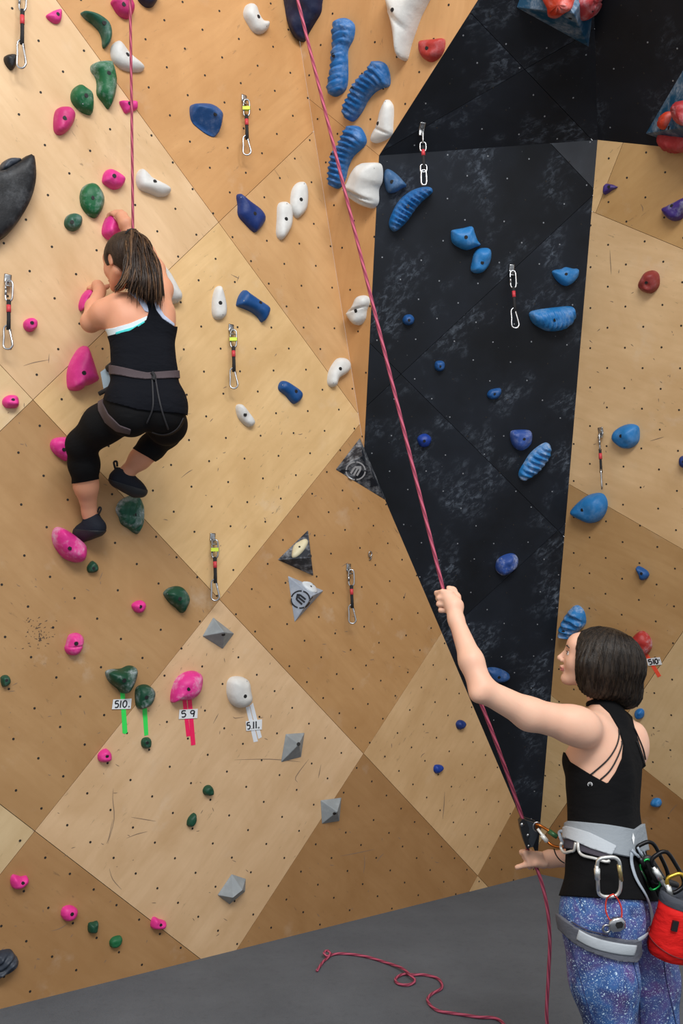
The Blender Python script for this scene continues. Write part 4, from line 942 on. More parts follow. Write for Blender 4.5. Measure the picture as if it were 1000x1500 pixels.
# ------------------------------------------------------------------ figures: one smooth implicit surface per body
class Field:
    def __init__(s, lo, hi, h):
        s.lo = np.array(lo, float); s.h = h; s.n = np.ceil((np.array(hi) - s.lo) / h).astype(int) + 1
        s.D = np.full(s.n, .5, np.float32)
    def region(s, lo, hi):
        a = np.clip(np.floor((np.array(lo) - s.lo) / s.h).astype(int), 0, s.n - 1); b = np.clip(np.ceil((np.array(hi) - s.lo) / s.h).astype(int) + 1, 1, s.n)
        if (b <= a).any(): return None
        g = [s.lo[i] + s.h * np.arange(a[i], b[i]) for i in range(3)]
        X, Y, Z = np.meshgrid(*g, indexing='ij'); return (slice(a[0], b[0]), slice(a[1], b[1]), slice(a[2], b[2])), np.stack([X, Y, Z], -1).astype(np.float32)
    def blend(s, sl, d, k, op):
        D = s.D[sl]; k = max(k, 1e-5)
        if op == 'add':
            t = np.clip(.5 + .5 * (D - d) / k, 0, 1); s.D[sl] = D * (1 - t) + d * t - k * t * (1 - t)
        else:
            t = np.clip(.5 - .5 * (D + d) / k, 0, 1); s.D[sl] = D * (1 - t) - d * t + k * t * (1 - t)
    def cone(s, a, b, r1, r2=None, k=.02, op='add', flat=None, f=1.):
        """round cone; flat, f: squash by f along the direction flat"""
        a = np.asarray(a, float); b = np.asarray(b, float); r2 = r1 if r2 is None else r2; m = max(r1, r2) * max(1, f) + k + 3 * s.h
        q = s.region(np.minimum(a, b) - m, np.maximum(a, b) + m)
        if q is None: return
        sl, P = q; p = P - a.astype(np.float32); ab = (b - a)
        if flat is not None:
            n = unit(flat); g_ = 1 / f - 1; p = p + (p @ n.astype(np.float32))[..., None] * (n * g_).astype(np.float32); ab = ab + n * (ab @ n) * g_
        L2 = max(ab @ ab, 1e-9); t = np.clip(p @ ab.astype(np.float32) / L2, 0, 1)
        d = np.linalg.norm(p - t[..., None] * ab.astype(np.float32), axis=-1) - (r1 + (r2 - r1) * t)
        s.blend(sl, (d * min(1, f)).astype(np.float32), k, op)
    def chain(s, pts, rs, k=.015, **kw):
        for i in range(len(pts) - 1): s.cone(pts[i], pts[i + 1], rs[i], rs[i + 1], k, **kw)
    def ell(s, c, axes, r, k=.02, op='add'):
        c = np.asarray(c, float); axes = np.array([unit(a) for a in axes]); r = np.asarray(r, float); m = r.max() + k + 3 * s.h
        q = s.region(c - m, c + m)
        if q is None: return
        sl, P = q; p = (P - c.astype(np.float32)) @ axes.T.astype(np.float32)
        k0 = np.linalg.norm(p / r, axis=-1); k1 = np.linalg.norm(p / (r * r), axis=-1) + 1e-6
        s.blend(sl, (k0 * (k0 - 1) / k1).astype(np.float32), k, op)
    def half(s, p0, n, k=.01):
        """cut away everything on the side n points to"""
        sl, P = s.region(s.lo - 1, s.lo + s.n * s.h + 1)
        d = -((P - np.asarray(p0, np.float32)) @ unit(n).astype(np.float32)); s.blend(sl, d.astype(np.float32), k, 'cut')
    def mesh(s):
        D = s.D; ins = D < 0; nx, ny, nz = D.shape
        c = np.zeros((nx - 1, ny - 1, nz - 1), np.uint8)
        for i in (0, 1):
            for j in (0, 1):
                for k in (0, 1): c += ins[i:nx - 1 + i, j:ny - 1 + j, k:nz - 1 + k]
        idx = np.argwhere((c > 0) & (c < 8)); lookup = np.full(c.shape, -1, np.int32); lookup[tuple(idx.T)] = np.arange(len(idx))
        acc = np.zeros((len(idx), 3)); cnt = np.zeros(len(idx)); co = [(i, j, k) for i in (0, 1) for j in (0, 1) for k in (0, 1)]
        for a in co:
            for ax in range(3):
                if a[ax]: continue
                b = list(a); b[ax] = 1
                da = D[tuple((idx + a).T)]; db = D[tuple((idx + b).T)]; m = (da < 0) != (db < 0)
                t = np.where(m, da / np.where(m, da - db, 1), 0); p = np.tile(np.array(a, float), (len(idx), 1)); p[:, ax] = t
                acc[m] += p[m]; cnt[m] += 1
        V = s.lo + s.h * (idx + acc / cnt[:, None]); F = []
        for ax in range(3):
            u, v = (ax + 1) % 3, (ax + 2) % 3
            sa = [slice(None)] * 3; sb = [slice(None)] * 3; sa[ax] = slice(0, -1); sb[ax] = slice(1, None)
            A = ins[tuple(sa)]; B = ins[tuple(sb)]; e = np.argwhere(A != B); e = e[(e[:, u] > 0) & (e[:, v] > 0) & (e[:, u] < D.shape[u] - 1) & (e[:, v] < D.shape[v] - 1)]
            def L(du, dv):
                q = e.copy(); q[:, u] -= du; q[:, v] -= dv; return lookup[tuple(q.T)]
            Q = np.stack([L(1, 1), L(0, 1), L(0, 0), L(1, 0)], -1); flip = ~A[tuple(e.T)]; Q[flip] = Q[flip][:, ::-1]; F.append(Q)
        F = np.vstack(F); F = F[(F >= 0).all(1)]; return V, F
def vnormals(V, F):
    n = np.zeros_like(V); f = np.cross(V[F[:, 2]] - V[F[:, 0]], V[F[:, -1]] - V[F[:, 1]]) if F.shape[1] == 4 else np.cross(V[F[:, 1]] - V[F[:, 0]], V[F[:, 2]] - V[F[:, 0]])
    for i in range(F.shape[1]): np.add.at(n, F[:, i], f)
    return n / (np.linalg.norm(n, axis=1)[:, None] + 1e-12)
def smooth_normals(N, F, it=6):
    E_ = np.vstack([F[:, [i, (i + 1) % F.shape[1]]] for i in range(F.shape[1])])
    for _ in range(it):
        a = N.copy(); np.add.at(a, E_[:, 0], N[E_[:, 1]]); np.add.at(a, E_[:, 1], N[E_[:, 0]]); N = a / (np.linalg.norm(a, axis=1)[:, None] + 1e-12)
    return N
def relax(V, F, it=3, lam=.5):
    E_ = np.vstack([F[:, [i, (i + 1) % F.shape[1]]] for i in range(F.shape[1])]); deg = np.zeros(len(V)); np.add.at(deg, E_[:, 0], 1); np.add.at(deg, E_[:, 1], 1)
    for _ in range(it):
        for l in (lam, -lam * 1.02):
            a = np.zeros_like(V); np.add.at(a, E_[:, 0], V[E_[:, 1]]); np.add.at(a, E_[:, 1], V[E_[:, 0]]); V = V + l * (a / deg[:, None] - V)
    return V
def poly_sd(P, poly):
    """signed distance in pixels to a polygon, positive inside"""
    poly = np.array(poly, float); A = poly; B = np.roll(poly, -1, 0); d = np.full(len(P), 1e9); ins = np.zeros(len(P), bool)
    for a, b in zip(A, B):
        ab = b - a; t = np.clip(((P - a) @ ab) / (ab @ ab + 1e-9), 0, 1); d = np.minimum(d, np.linalg.norm(P - a - t[:, None] * ab, axis=1))
        c = ((a[1] > P[:, 1]) != (b[1] > P[:, 1])); xx = a[0] + (P[:, 1] - a[1]) / (b[1] - a[1] + 1e-12) * (b[0] - a[0]); ins ^= c & (P[:, 0] < xx)
    return np.where(ins, d, -d)
def garment(V, F, N, f, off, shrink_edge=True):
    """cut the part of the skin where f > 0 along f = 0, lifted by off, with its edge tucked in"""
    T = np.vstack([F[:, [0, 1, 2]], F[:, [0, 2, 3]]]) if F.shape[1] == 4 else F
    fv = f[T]; anyin = (fv > 0).any(1); T = T[anyin]; fv = fv[anyin]
    pos = {}; out = []; VV = []; key = {}
    full = (fv > 0).all(1); off = np.broadcast_to(np.asarray(off, float), (len(V),))
    used = np.unique(T); remap = {}
    for i in used:
        if f[i] > 0: remap[i] = len(VV); VV.append(V[i] + N[i] * off[i])
    for t in T[full]: out.append((remap[t[0]], remap[t[1]], remap[t[2]]))
    border = []
    def cut(i, j):
        k = (min(i, j), max(i, j))
        if k not in key:
            t = f[i] / (f[i] - f[j]); p = V[i] + (V[j] - V[i]) * t; n = N[i] + (N[j] - N[i]) * t; o = off[i] + (off[j] - off[i]) * t
            key[k] = (len(VV), len(VV) + 1); VV.append(p + n * o); VV.append(p + n * max(-.0006, o - .012))
        return key[k]
    for t in T[~full]:
        poly = []; cuts = []
        for a in range(3):
            i, j = t[a], t[(a + 1) % 3]
            if f[i] > 0: poly.append(remap[i])
            if (f[i] > 0) != (f[j] > 0):
                c = cut(i, j); poly.append(c[0]); cuts.append((c, f[i] > 0))
        if len(poly) >= 3:
            for q in range(1, len(poly) - 1): out.append((poly[0], poly[q], poly[q + 1]))
        if len(cuts) == 2:
            (c1, o1), (c2, o2) = cuts
            if not o1: c1, c2 = c2, c1
            out.append((c1[0], c1[1], c2[1])); out.append((c1[0], c2[1], c2[0]))
    return np.array(VV), np.array(out, np.int64)
def hem(c, n, r, mat, name, parent): pass

def skinmat(name, base, red=(.62, .25, .18)):
    m, nt, b = nodes(name); tc = N_(nt, 'ShaderNodeTexCoord').outputs['Object']; c = srgb(*base)
    n = noise(nt, tc, 9, 4, .6); n2 = noise(nt, tc, 260, 2)
    col = mix(nt, ramp(nt, n, [(.35, grey(0)), (.75, grey(.35))]), c, (c[0] * .94, c[1] * .74, c[2] * .68, 1))
    nt.links.new(col, b.inputs['Base Color']); b.inputs['Roughness'].default_value = .48; b.inputs['Subsurface Weight'].default_value = .12; b.inputs['Subsurface Radius'].default_value = (.012, .005, .003); b.inputs['Subsurface Scale'].default_value = .5
    b.inputs['Specular IOR Level'].default_value = .35; bump(nt, n2, b, .06, .001); return m
def cloth(name, c, c2=None, scale=14, rough=.85, b_=.5):
    m, nt, b = nodes(name); tc = N_(nt, 'ShaderNodeTexCoord').outputs['Object']
    w = noise(nt, mapping(nt, tc, (1, 1, 2.2)), scale, 3, .5, .4); f = noise(nt, tc, 700, 2)
    nt.links.new(mix(nt, f, c, c2 or (c[0] * 1.8, c[1] * 1.8, c[2] * 1.9, 1)), b.inputs['Base Color']); b.inputs['Roughness'].default_value = rough
    b.inputs['Specular IOR Level'].default_value = .12; bump(nt, w, b, b_, .012); return m
def hairmat(name, dark, light, axis_scale=(60, 60, 3), amt=.6):
    m, nt, b = nodes(name); tc = N_(nt, 'ShaderNodeTexCoord').outputs['Object']
    s = noise(nt, mapping(nt, tc, axis_scale), 1.6, 4, .65, .25); s2 = noise(nt, mapping(nt, tc, tuple(a * 4 for a in axis_scale)), 1.6, 2, .6)
    nt.links.new(mix(nt, ramp(nt, s, [(.42, grey(0)), (.72, grey(amt))]), dark, light), b.inputs['Base Color']); b.inputs['Roughness'].default_value = .45
    b.inputs['Specular IOR Level'].default_value = .32; b.inputs['Anisotropic'].default_value = .5
    bump(nt, s2, b, .55, .004); return m

def finger(Fd, pts, r, k=.004):
    n = len(pts); Fd.chain(pts, [r * (1 - .16 * i / (n - 1)) for i in range(n)], k=k)

def loft(rings, cap0=True, cap1=True):
    V = []; F = []; n = len(rings[0])
    for i, R_ in enumerate(rings):
        V += R_
        if i:
            for k in range(n): F.append(((i - 1) * n + k, (i - 1) * n + (k + 1) % n, i * n + (k + 1) % n, i * n + k))
    if cap0: F.append(tuple(range(n))[::-1])
    if cap1: F.append(tuple((len(rings) - 1) * n + k for k in range(n)))
    return V, F

def head(Fd, c, f, u, l, s=1., face=True):
    """c: centre between the ears; f, u, l: forward, up, left unit vectors; s: size"""
    P = lambda a, b, d: c + (f * a + u * b + l * d) * s
    Fd.ell(P(-.018, .027, 0), (f, u, l), (.096 * s, .080 * s, .076 * s), .02)
    Fd.ell(P(.032, -.015, 0), (f, u, l), (.062 * s, .085 * s, .060 * s), .03)
    for q in (-1, 1):
        Fd.cone(P(-.005, -.050, .045 * q), P(.058, -.088, .016 * q), .020 * s, .017 * s, .022)
        Fd.ell(P(.058, -.022, .034 * q), (f, u, l), (.022 * s, .026 * s, .022 * s), .02)
    Fd.ell(P(.074, -.092, 0), (f, u, l), (.018 * s, .018 * s, .020 * s), .018)        # chin
    Fd.ell(P(.066, .040, 0), (f, u, l), (.026 * s, .030 * s, .050 * s), .025)         # brow
    if face:
        for q in (-1, 1): Fd.ell(P(.098, .006, .031 * q), (f, u, l), (.018 * s, .011 * s, .016 * s), .012, 'cut')
        for q in (-1, 1): Fd.ell(P(.072, .004, .031 * q), (f, u, l), (.0125 * s, .012 * s, .013 * s), .004)
        Fd.cone(P(.088, .014, 0), P(.108, -.022, 0), .0065 * s, .0090 * s, .009)      # nose
        Fd.ell(P(.110, -.026, 0), (f, u, l), (.010 * s, .009 * s, .010 * s), .006)
        for q in (-1, 1): Fd.ell(P(.100, -.030, .011 * q), (f, u, l), (.009 * s, .007 * s, .006 * s), .005)
        Fd.ell(P(.094, -.052, 0), (f, u, l), (.010 * s, .006 * s, .021 * s), .006)     # upper lip
        Fd.ell(P(.090, -.064, 0), (f, u, l), (.010 * s, .006 * s, .018 * s), .005)
        Fd.ell(P(.104, -.0585, 0), (f, u, l), (.012 * s, .0016 * s, .020 * s), .003, 'cut')
        for q in (-1, 1):      # ears
            Fd.ell(P(-.006, -.002, .074 * q), (f + l * .3 * q, u, l), (.016 * s, .030 * s, .008 * s), .006)
            Fd.ell(P(.000, .000, .082 * q), (f, u, l), (.008 * s, .016 * s, .006 * s), .004, 'cut')
    return P

# ================================================================== the belayer
SK1 = skinmat('skin_fair', (232, 186, 160))
S_ = dict(shL=J(852, 1067, 2.68), shR=J(915, 1073, 2.98), neck=J(884, 1046, 2.85))
fB = unit([-.86, .02, .50]); lB = unit([-.50, 0, -.86]); uB = unit(np.cross(lB, fB)); uB = uB if uB[1] < 0 else -uB
FB = Field((.20, .22, 2.25), (1.15, 1.92, 3.30), .0052)
hipc = J(890, 1300, 2.66)
FB.cone(J(885, 1080, 2.835) + lB * .085, J(885, 1080, 2.835) - lB * .085, .070, k=.04)
FB.cone(J(885, 1118, 2.81) + lB * .055, J(885, 1118, 2.81) - lB * .055, .094, k=.05)
FB.cone(J(884, 1160, 2.78) + lB * .050, J(884, 1160, 2.78) - lB * .050, .088, k=.05)
FB.cone(J(884, 1205, 2.74) + lB * .048, J(884, 1205, 2.74) - lB * .048, .082, k=.05)
FB.cone(J(887, 1250, 2.70) + lB * .060, J(887, 1250, 2.70) - lB * .060, .090, k=.05)
FB.cone(hipc + lB * .070, hipc - lB * .070, .098, k=.05)
for q in (-1, 1): FB.ell(J(905, 1335, 2.63) + lB * .068 * q, (fB, uB, lB), (.088, .090, .078), .04)
for q in (-1, 1): FB.ell(J(858, 1108, 2.86) + lB * .055 * q, (fB, uB, lB), (.050, .050, .052), .03)   # bust
# trapezius, neck
FB.cone(J(888, 1052, 2.85), J(877, 1008, 2.90), .046, .044, .035)
FB.cone(J(886, 1056, 2.85), S_['shL'], .040, .040, .04); FB.cone(J(886, 1056, 2.85), S_['shR'], .040, .040, .04)
# shoulder blade relief
FB.ell(J(876, 1090, 2.74), (fB, uB, lB), (.035, .075, .055), .03); FB.ell(J(934, 1092, 2.90), (fB, uB, lB), (.035, .07, .05), .03)
# left arm, raised on the rope
el = J(706, 1010, 2.62); wr = J(668, 908, 2.745)
FB.cone(S_['shL'], J(838, 1062, 2.67), .056, .054, .03); FB.chain([J(842, 1062, 2.675), J(775, 1046, 2.645), el], [.0525, .0450, .0345], .025)
FB.chain([el, J(690, 968, 2.66), wr], [.0360, .0345, .0225], .02)
FB.ell(J(699, 1018, 2.60), (fB, uB, lB), (.018, .018, .018), .02)
FB.cone(wr, J(664, 890, 2.768), .0235, .026, .015, flat=unit([.35, .1, -.9]), f=.8)
FB.cone(J(668, 888, 2.770), J(657, 876, 2.785), .025, .025, .012, flat=unit([.5, 0, -.85]), f=.75)
ropeh = lambda y: J(640.5 + (y - 830) * .25, y, 2.81)
for i, (kx, ky) in enumerate(((657, 868), (652, 877), (651, 886), (654, 895))):
    yy = 868 + i * 8.0; c = ropeh(yy)
    FB_k = [J(kx + 3, ky, 2.778), J(kx - 9, ky - 1, 2.785), c + np.array([-.022, .002, .004]), c + np.array([-.010, .003, .022]), c + np.array([.012, .004, .020])]
    finger(FB, FB_k, .0088 - .0004 * i, .005)
finger(FB, [J(673, 890, 2.785), J(670, 874, 2.798), J(664, 864, 2.806), J(657, 861, 2.800)], .0098, .008)
# right arm, hand braking the rope
er = J(905, 1215, 3.00); wrR = J(822, 1258, 2.945)
FB.cone(S_['shR'], J(919, 1088, 2.99), .046, .043, .03); FB.chain([J(918, 1090, 2.99), J(914, 1150, 3.02), er], [.042, .038, .033], .02)
FB.chain([er, J(862, 1243, 2.985), wrR], [.034, .031, .0225], .02)
FB.chain([wrR, J(806, 1258, 2.935), J(792, 1260, 2.925)], [.0230, .025, .024], .014, flat=unit([0, .3, .95]), f=.8)
rr_ = lambda t: J(772 + 15 * t, 1246 + 28 * t, 2.90)
for i in range(4):
    c = rr_(.12 + i * .26); k0 = J(792 + i * 1.5, 1251 + i * 6.2, 2.905)
    finger(FB, [k0, J(769 + i * 2.2, 1249.0 + i * 5.6, 2.878), c + np.array([-.022 , -.002, .0]), c + np.array([-.014, .004, .022]), c + np.array([.012, .004, .022])], .0088 - .0004 * i, .005)
finger(FB, [J(798, 1266, 2.90), J(784, 1264, 2.885), J(770, 1266.5, 2.885), J(757, 1270.5, 2.895)], .0098, .006)
# legs
hL, hR = J(872, 1345, 2.575), J(930, 1345, 2.735)
kL, kR = J(900, 1545, 2.50), J(966, 1540, 2.68)
aL = floor_pt(J(925, 1700, 2.62)) - GRAV * .085; aR = floor_pt(J(985, 1690, 2.82)) - GRAV * .085
for h0, kk, a_ in ((hL, kL, aL), (hR, kR, aR)):
    m_ = h0 + (kk - h0) * .45
    FB.chain([h0, m_, kk], [.098, .086, .058], .04)
    FB.chain([kk, kk + (a_ - kk) * .35 + np.array([.02, 0, -.01]), a_], [.056, .054, .034], .03)
    toe = floor_pt(a_ + fB * .14) - GRAV * .028; heel = floor_pt(a_ - fB * .03) - GRAV * .030
    FB.chain([a_, heel], [.034, .030], .02); FB.chain([heel, toe], [.032, .026], .02)
# head
hf = unit([-.93, -.20, .30]); hl = unit(np.cross(hf, [0, 1, 0])); hl = hl if hl[2] < 0 else -hl; hu = unit(np.cross(hl, hf)); hu = hu if hu[1] < 0 else -hu
hc = J(867, 965, 2.90)
HP = head(FB, hc, hf, hu, hl, .90)
V1, F1 = FB.mesh(); V1 = relax(V1, F1, 2); N1 = smooth_normals(vnormals(V1, F1), F1)
belayer = mesh_obj('person', V1, F1, SK1, label='woman in black strappy tank top and blue galaxy leggings, standing and holding the rope', cat='person')
px1 = pix(V1)
def armmask(V, seg, r):
    f = np.full(len(V), 1e9)
    for a, b in zip(seg[:-1], seg[1:]):
        ab = b - a; t = np.clip(((V - a) @ ab) / (ab @ ab), 0, 1); f = np.minimum(f, np.linalg.norm(V - a - t[:, None] * ab, axis=1) - r)
    return f * FPX / 2.8
TANK = [(857,1037),(866,1032),(878,1032),(892,1045),(905,1067),(912,1091),(910,1111),(901,1131),(889,1148),(864,1134),(835,1116),(823,1094),(800,1085),(800,1312),(990,1322),(990,1120),(944,1121),(933,1088),(926,1063),(922,1043),(916,1022),(880,1022),(862,1028)]
fT = poly_sd(px1, TANK); fT = np.minimum(fT, armmask(V1, [S_['shR'], J(918, 1090, 2.99), J(914, 1150, 3.02), er, wrR, J(775, 1262, 2.91)], .056))
TK = cloth('black_jersey', (.0035, .0035, .004, 1), (.006, .006, .007, 1), 11, .85, .5)
loose = .006 + .004 * np.clip((px1[:, 1] - 1130) / 80, 0, 1) + .004 * bump_noise(V1, 26, 5) * np.clip((px1[:, 1] - 1110) / 60, 0, 1)
Vt, Ft = garment(V1, F1, N1, fT, loose); tank = mesh_obj('tank_top', Vt, Ft, TK, belayer)
def galaxy():
    m, nt, b = nodes('galaxy_print'); tc = N_(nt, 'ShaderNodeTexCoord').outputs['Object']
    n1 = noise(nt, tc, 7.5, 5, .6, .6); n2 = noise(nt, mapping(nt, tc, (1, 1, 1), (1, 2, 3)), 5.5, 4, .6)
    c = ramp(nt, n1, [(.28, (.010, .014, .06)), (.42, (.020, .045, .17)), (.52, (.035, .12, .34)), (.62, (.07, .06, .24)), (.74, (.025, .02, .10))])
    c = mix(nt, ramp(nt, n2, [(.48, grey(0)), (.68, grey(.75))]), c, (.17, .08, .27, 1))
    for sc_, th, a in ((190, .665, .8), (110, .70, .85), (330, .63, .55)):
        s = noise(nt, tc, sc_, 1, .5); c = mix(nt, ramp(nt, s, [(th, grey(0)), (th + .04, grey(a))]), c, (.62, .80, .95, 1))
    nt.links.new(c, b.inputs['Base Color']); b.inputs['Roughness'].default_value = .7; bump(nt, noise(nt, tc, 20, 2), b, .25, .006); return m
fL = np.minimum(np.minimum(px1[:, 1] - 1292, 1900 - px1[:, 1]), (1.52 - .10 - (V1 @ GRAV)) * 480)
fL = np.minimum(fL, armmask(V1, [er, wrR, J(772, 1262, 2.9)], .07))
Vg, Fg = garment(V1, F1, N1, fL, .0035); legg = mesh_obj('leggings', Vg, Fg, galaxy(), belayer)
fS = (V1 @ GRAV - (1.52 - .125)) * 480
Vs, Fs = garment(V1, F1, N1, fS, .006); mesh_obj('shoe', Vs, Fs, plain('dark_shoe', (.03, .03, .035, 1), .6), belayer)
TR1 = BVHTree.FromPolygons([tuple(v) for v in V1], [tuple(f) for f in F1])
TRT = BVHTree.FromPolygons([tuple(v) for v in Vt], [tuple(f) for f in Ft])
TRG = BVHTree.FromPolygons([tuple(v) for v in Vg], [tuple(f) for f in Fg])
def cast(trees, x, y, lift):
    best = None; r = Vector(unit(ray(x, y)))
    for t in trees:
        loc, n, _, d = t.ray_cast(Vector((0, 0, 0)), r)
        if loc is not None and (best is None or d < best[0]): best = (d, np.array(loc), np.array(n))
    if best is None: return None
    n = best[2] if best[2] @ np.array(r) < 0 else -best[2]
    return best[1] + n * lift, n
def oncloth(trees, pts, r, mat, name, parent, lift=.002, wide=1., n=5, label=None, smooth=True):
    P = catmull(pts, n); Q = []; Ns = []
    for x, y in P:
        c = cast(trees, x, y, lift)
        if c: Q.append(c[0]); Ns.append(c[1])
    if len(Q) < 2: return None
    Q = np.array(Q); Ns = np.array(Ns)
    for _ in range(2):
        Q[1:-1] = (Q[:-2] + Q[1:-1] * 2 + Q[2:]) / 4; Ns[1:-1] = (Ns[:-2] + Ns[1:-1] * 2 + Ns[2:]) / 4
    V, F = tube(Q, r, 8, flat=Ns, wide=wide); return mesh_obj(name, V, F, mat, parent, label=label)
STR = plain('black_elastic', (.008, .008, .009, 1), .7)
for ln in ([(907,1069),(903,1090),(893,1108),(880,1122),(865,1135)], [(911,1086),(906,1103),(897,1122),(889,1133),(879,1142)]): oncloth([TR1, TRT], ln, .0022, STR, 'back_strap', tank, .003)
for ln in ([(927,1066),(935,1083),(941,1098),(944,1112)], [(931,1086),(936,1100),(941,1117)]): oncloth([TR1, TRT], ln, .0022, STR, 'back_strap', tank, .003)
LOGO = plain('reflective_mark', (.75, .77, .8, 1), .35)
lg = [cast([TRT], 864 + 3.4 * math.cos(a), 1149 + 3 * math.sin(a), .0008) for a in np.linspace(math.radians(130), math.radians(410), 12)]
lg = [q[0] for q in lg if q]
if len(lg) > 3: mesh_obj('emblem', *tube(lg, .0008, 5), LOGO, tank)
lg = [cast([TRT], x, y, .0008) for x, y in ((862.2, 1150), (862.8, 1147), (864, 1148.5), (865.2, 1147), (865.8, 1150))]; lg = [q[0] for q in lg if q]
if len(lg) > 3: mesh_obj('emblem', *tube(lg, .0007, 5), LOGO, tank)
# eyes, brows, lips
EYW = plain('eye_white', (.75, .72, .70, 1), .3); IRIS = plain('iris', (.06, .045, .03, 1), .2); LIP = plain('lips', srgb(196, 120, 112), .4); BROW = plain('brow_hair', (.05, .032, .024, 1), .7)
def ball(c, r, seg=12, sq=(1, 1, 1)):
    V = []; F = []
    for i in range(1, seg // 2):
        a = math.pi * i / (seg // 2)
        for j in range(seg): b = 2 * math.pi * j / seg; V.append(c + r * np.array([math.sin(a) * math.cos(b) * sq[0], math.cos(a) * sq[1], math.sin(a) * math.sin(b) * sq[2]]))
    t = len(V); V.append(c + np.array([0, r * sq[1], 0])); V.append(c - np.array([0, r * sq[1], 0])); R_ = seg // 2 - 1
    for i in range(R_ - 1):
        for j in range(seg): F.append((i * seg + j, i * seg + (j + 1) % seg, (i + 1) * seg + (j + 1) % seg, (i + 1) * seg + j))
    for j in range(seg): F.append((t, (j + 1) % seg, j)); F.append((t + 1, (R_ - 1) * seg + j, (R_ - 1) * seg + (j + 1) % seg))
    return V, F
for q in (-1, 1):
    e_ = HP(.0775, .003, .031 * q); eo = mesh_obj('eye', *ball(e_, .0098), EYW, belayer); mesh_obj('iris', *ball(e_ + hf * .0062 * .9 + hl * q * .001, .0050), IRIS, eo)
    mesh_obj('eyelashes', *tube([HP(.084, .009, .042 * q), HP(.0905, .0105, .031 * q), HP(.088, .008, .021 * q)], .0013, 5), BROW, belayer)
    mesh_obj('eyebrow', *tube([HP(.082, .026, .046 * q), HP(.0925, .030, .032 * q), HP(.094, .026, .016 * q)], [.0014, .0026, .0022], 6), BROW, belayer)
mesh_obj('lips', *join(tube(catmull([HP(.089, -.0565, .020), HP(.099, -.053, .008), HP(.1005, -.0545, 0), HP(.099, -.053, -.008), HP(.089, -.0565, -.020)], 4), [.0015] + [.0034] * 15 + [.0015], 7), tube(catmull([HP(.088, -.060, .018), HP(.0965, -.064, .007), HP(.0965, -.064, -.007), HP(.088, -.060, -.018)], 4), .0034, 7)), LIP, belayer)
# bobbed hair
HM = hairmat('dark_brown_hair', (.010, .0065, .0045, 1), (.050, .034, .022, 1), (70, 70, 5), .8)
FH = Field(hc - .24, hc + .26, .0042)
def HX(x, y, dz): return J(x, y, hc[2] + dz)
FH.ell(HX(884, 967, -.014), (hf, hu, hl), (.116, .106, .104), .02)
FH.ell(HX(897, 975, .0), (hf, hu, hl), (.100, .095, .096), .03)
for dz in (-.075, .085):
    FH.cone(HX(860, 975, dz), HX(864, 1002, dz), .030, .024, .03)
    FH.cone(HX(884, 985, dz * .95), HX(888, 1008, dz * .9), .045, .034, .03)
FH.cone(HX(905, 985, -.03), HX(912, 1010, -.03), .062, .040, .03); FH.cone(HX(912, 985, .05), HX(917, 1012, .04), .060, .038, .03)
FH.ell(HX(906, 1006, -.02), (hf, hu, hl), (.060, .040, .080), .03)
FH.ell(HX(914, 1016, .0), (hf, hu, hl), (.052, .046, .075), .03); FH.ell(HX(868, 1004, -.02), (hf, hu, hl), (.045, .034, .075), .03)
FH.ell(hc + hf * .170 + hu * -.045, (hf, hu, hl), (.136, .172, .20), .010, 'cut')        # opening round the face
FH.ell(HP(-.005, -.135, 0), (hf, hu, hl), (.070, .060, .055), .02, 'cut')          # hollow over the neck
Vh, Fh = FH.mesh(); Vh = relax(Vh, Fh, 2); Nh = vnormals(Vh, Fh)
ang = np.arctan2((Vh - hc) @ hl, (Vh - hc) @ hf); hy = (Vh - hc) @ hu
Vh = Vh + Nh * (.0016 * np.sin(ang * 46 + 2 * np.sin(hy * 22)) + .0011 * np.sin(ang * 97 + 3 * np.sin(hy * 15 + 1)))[:, None] * np.clip((.09 - hy) * 14, 0, 1)[:, None]
hair1 = mesh_obj('hair', Vh, Fh, HM, belayer)
TRH = BVHTree.FromPolygons([tuple(v) for v in Vh], [tuple(f) for f in Fh])
rs = np.random.default_rng(3); parts = []
for i in range(170):      # loose strands lying on the bob, ends just past its edge
    a0 = rs.uniform(-3.14, 3.14); P_ = []
    for t in np.linspace(.25, 1.12, 9):
        d_ = unit(hf * math.cos(a0) * math.sin(t * 1.75) + hl * math.sin(a0) * math.sin(t * 1.75) + hu * math.cos(t * 1.75))
        c0 = HX(890, 972 + 14 * t, .015); loc, n, _, _ = TRH.ray_cast(Vector(c0 + d_ * .4), Vector(-d_))
        if loc is None: break
        P_.append(np.array(loc) + d_ * rs.uniform(.0002, .0018))
    if len(P_) > 5 and (P_[0] - hc) @ hf < .075: parts.append(tube(P_, [.0009] * (len(P_) - 2) + [.0007, .0002], 4))
V, F = join(*parts); mesh_obj('hair_strands', V, F, HM, hair1, kind='stuff')

# ---- harness worn by the belayer
HG = cloth('harness_grey', (.24, .27, .30, 1), (.28, .31, .34, 1), 40, .7, .2); HL = cloth('harness_light_strap', (.42, .46, .50, 1), (.48, .52, .56, 1), 60, .6, .1); HD = cloth('harness_dark_mesh', (.05, .045, .055, 1), None, 60, .9, .2)
BELT = [(815,1216),(826,1212),(839,1204),(862,1207),(886,1210),(922,1216),(944,1201),(946,1246),(940,1246),(917,1257),(893,1252),(868,1243),(848,1232),(815,1228)]
armR = armmask(V1, [J(914, 1150, 3.02), er, J(862, 1243, 2.985), wrR], .047)
fb = np.minimum(poly_sd(px1, BELT), armR)
Vb, Fb = garment(V1, F1, N1, fb, loose + .0095); belt = mesh_obj('harness_belt', Vb, Fb, HG, belayer, label='grey padded harness belt')
fb = np.minimum(poly_sd(px1, [(815,1222),(848,1232),(868,1243),(893,1252),(897,1262),(868,1254),(845,1246),(815,1240)]), armR)
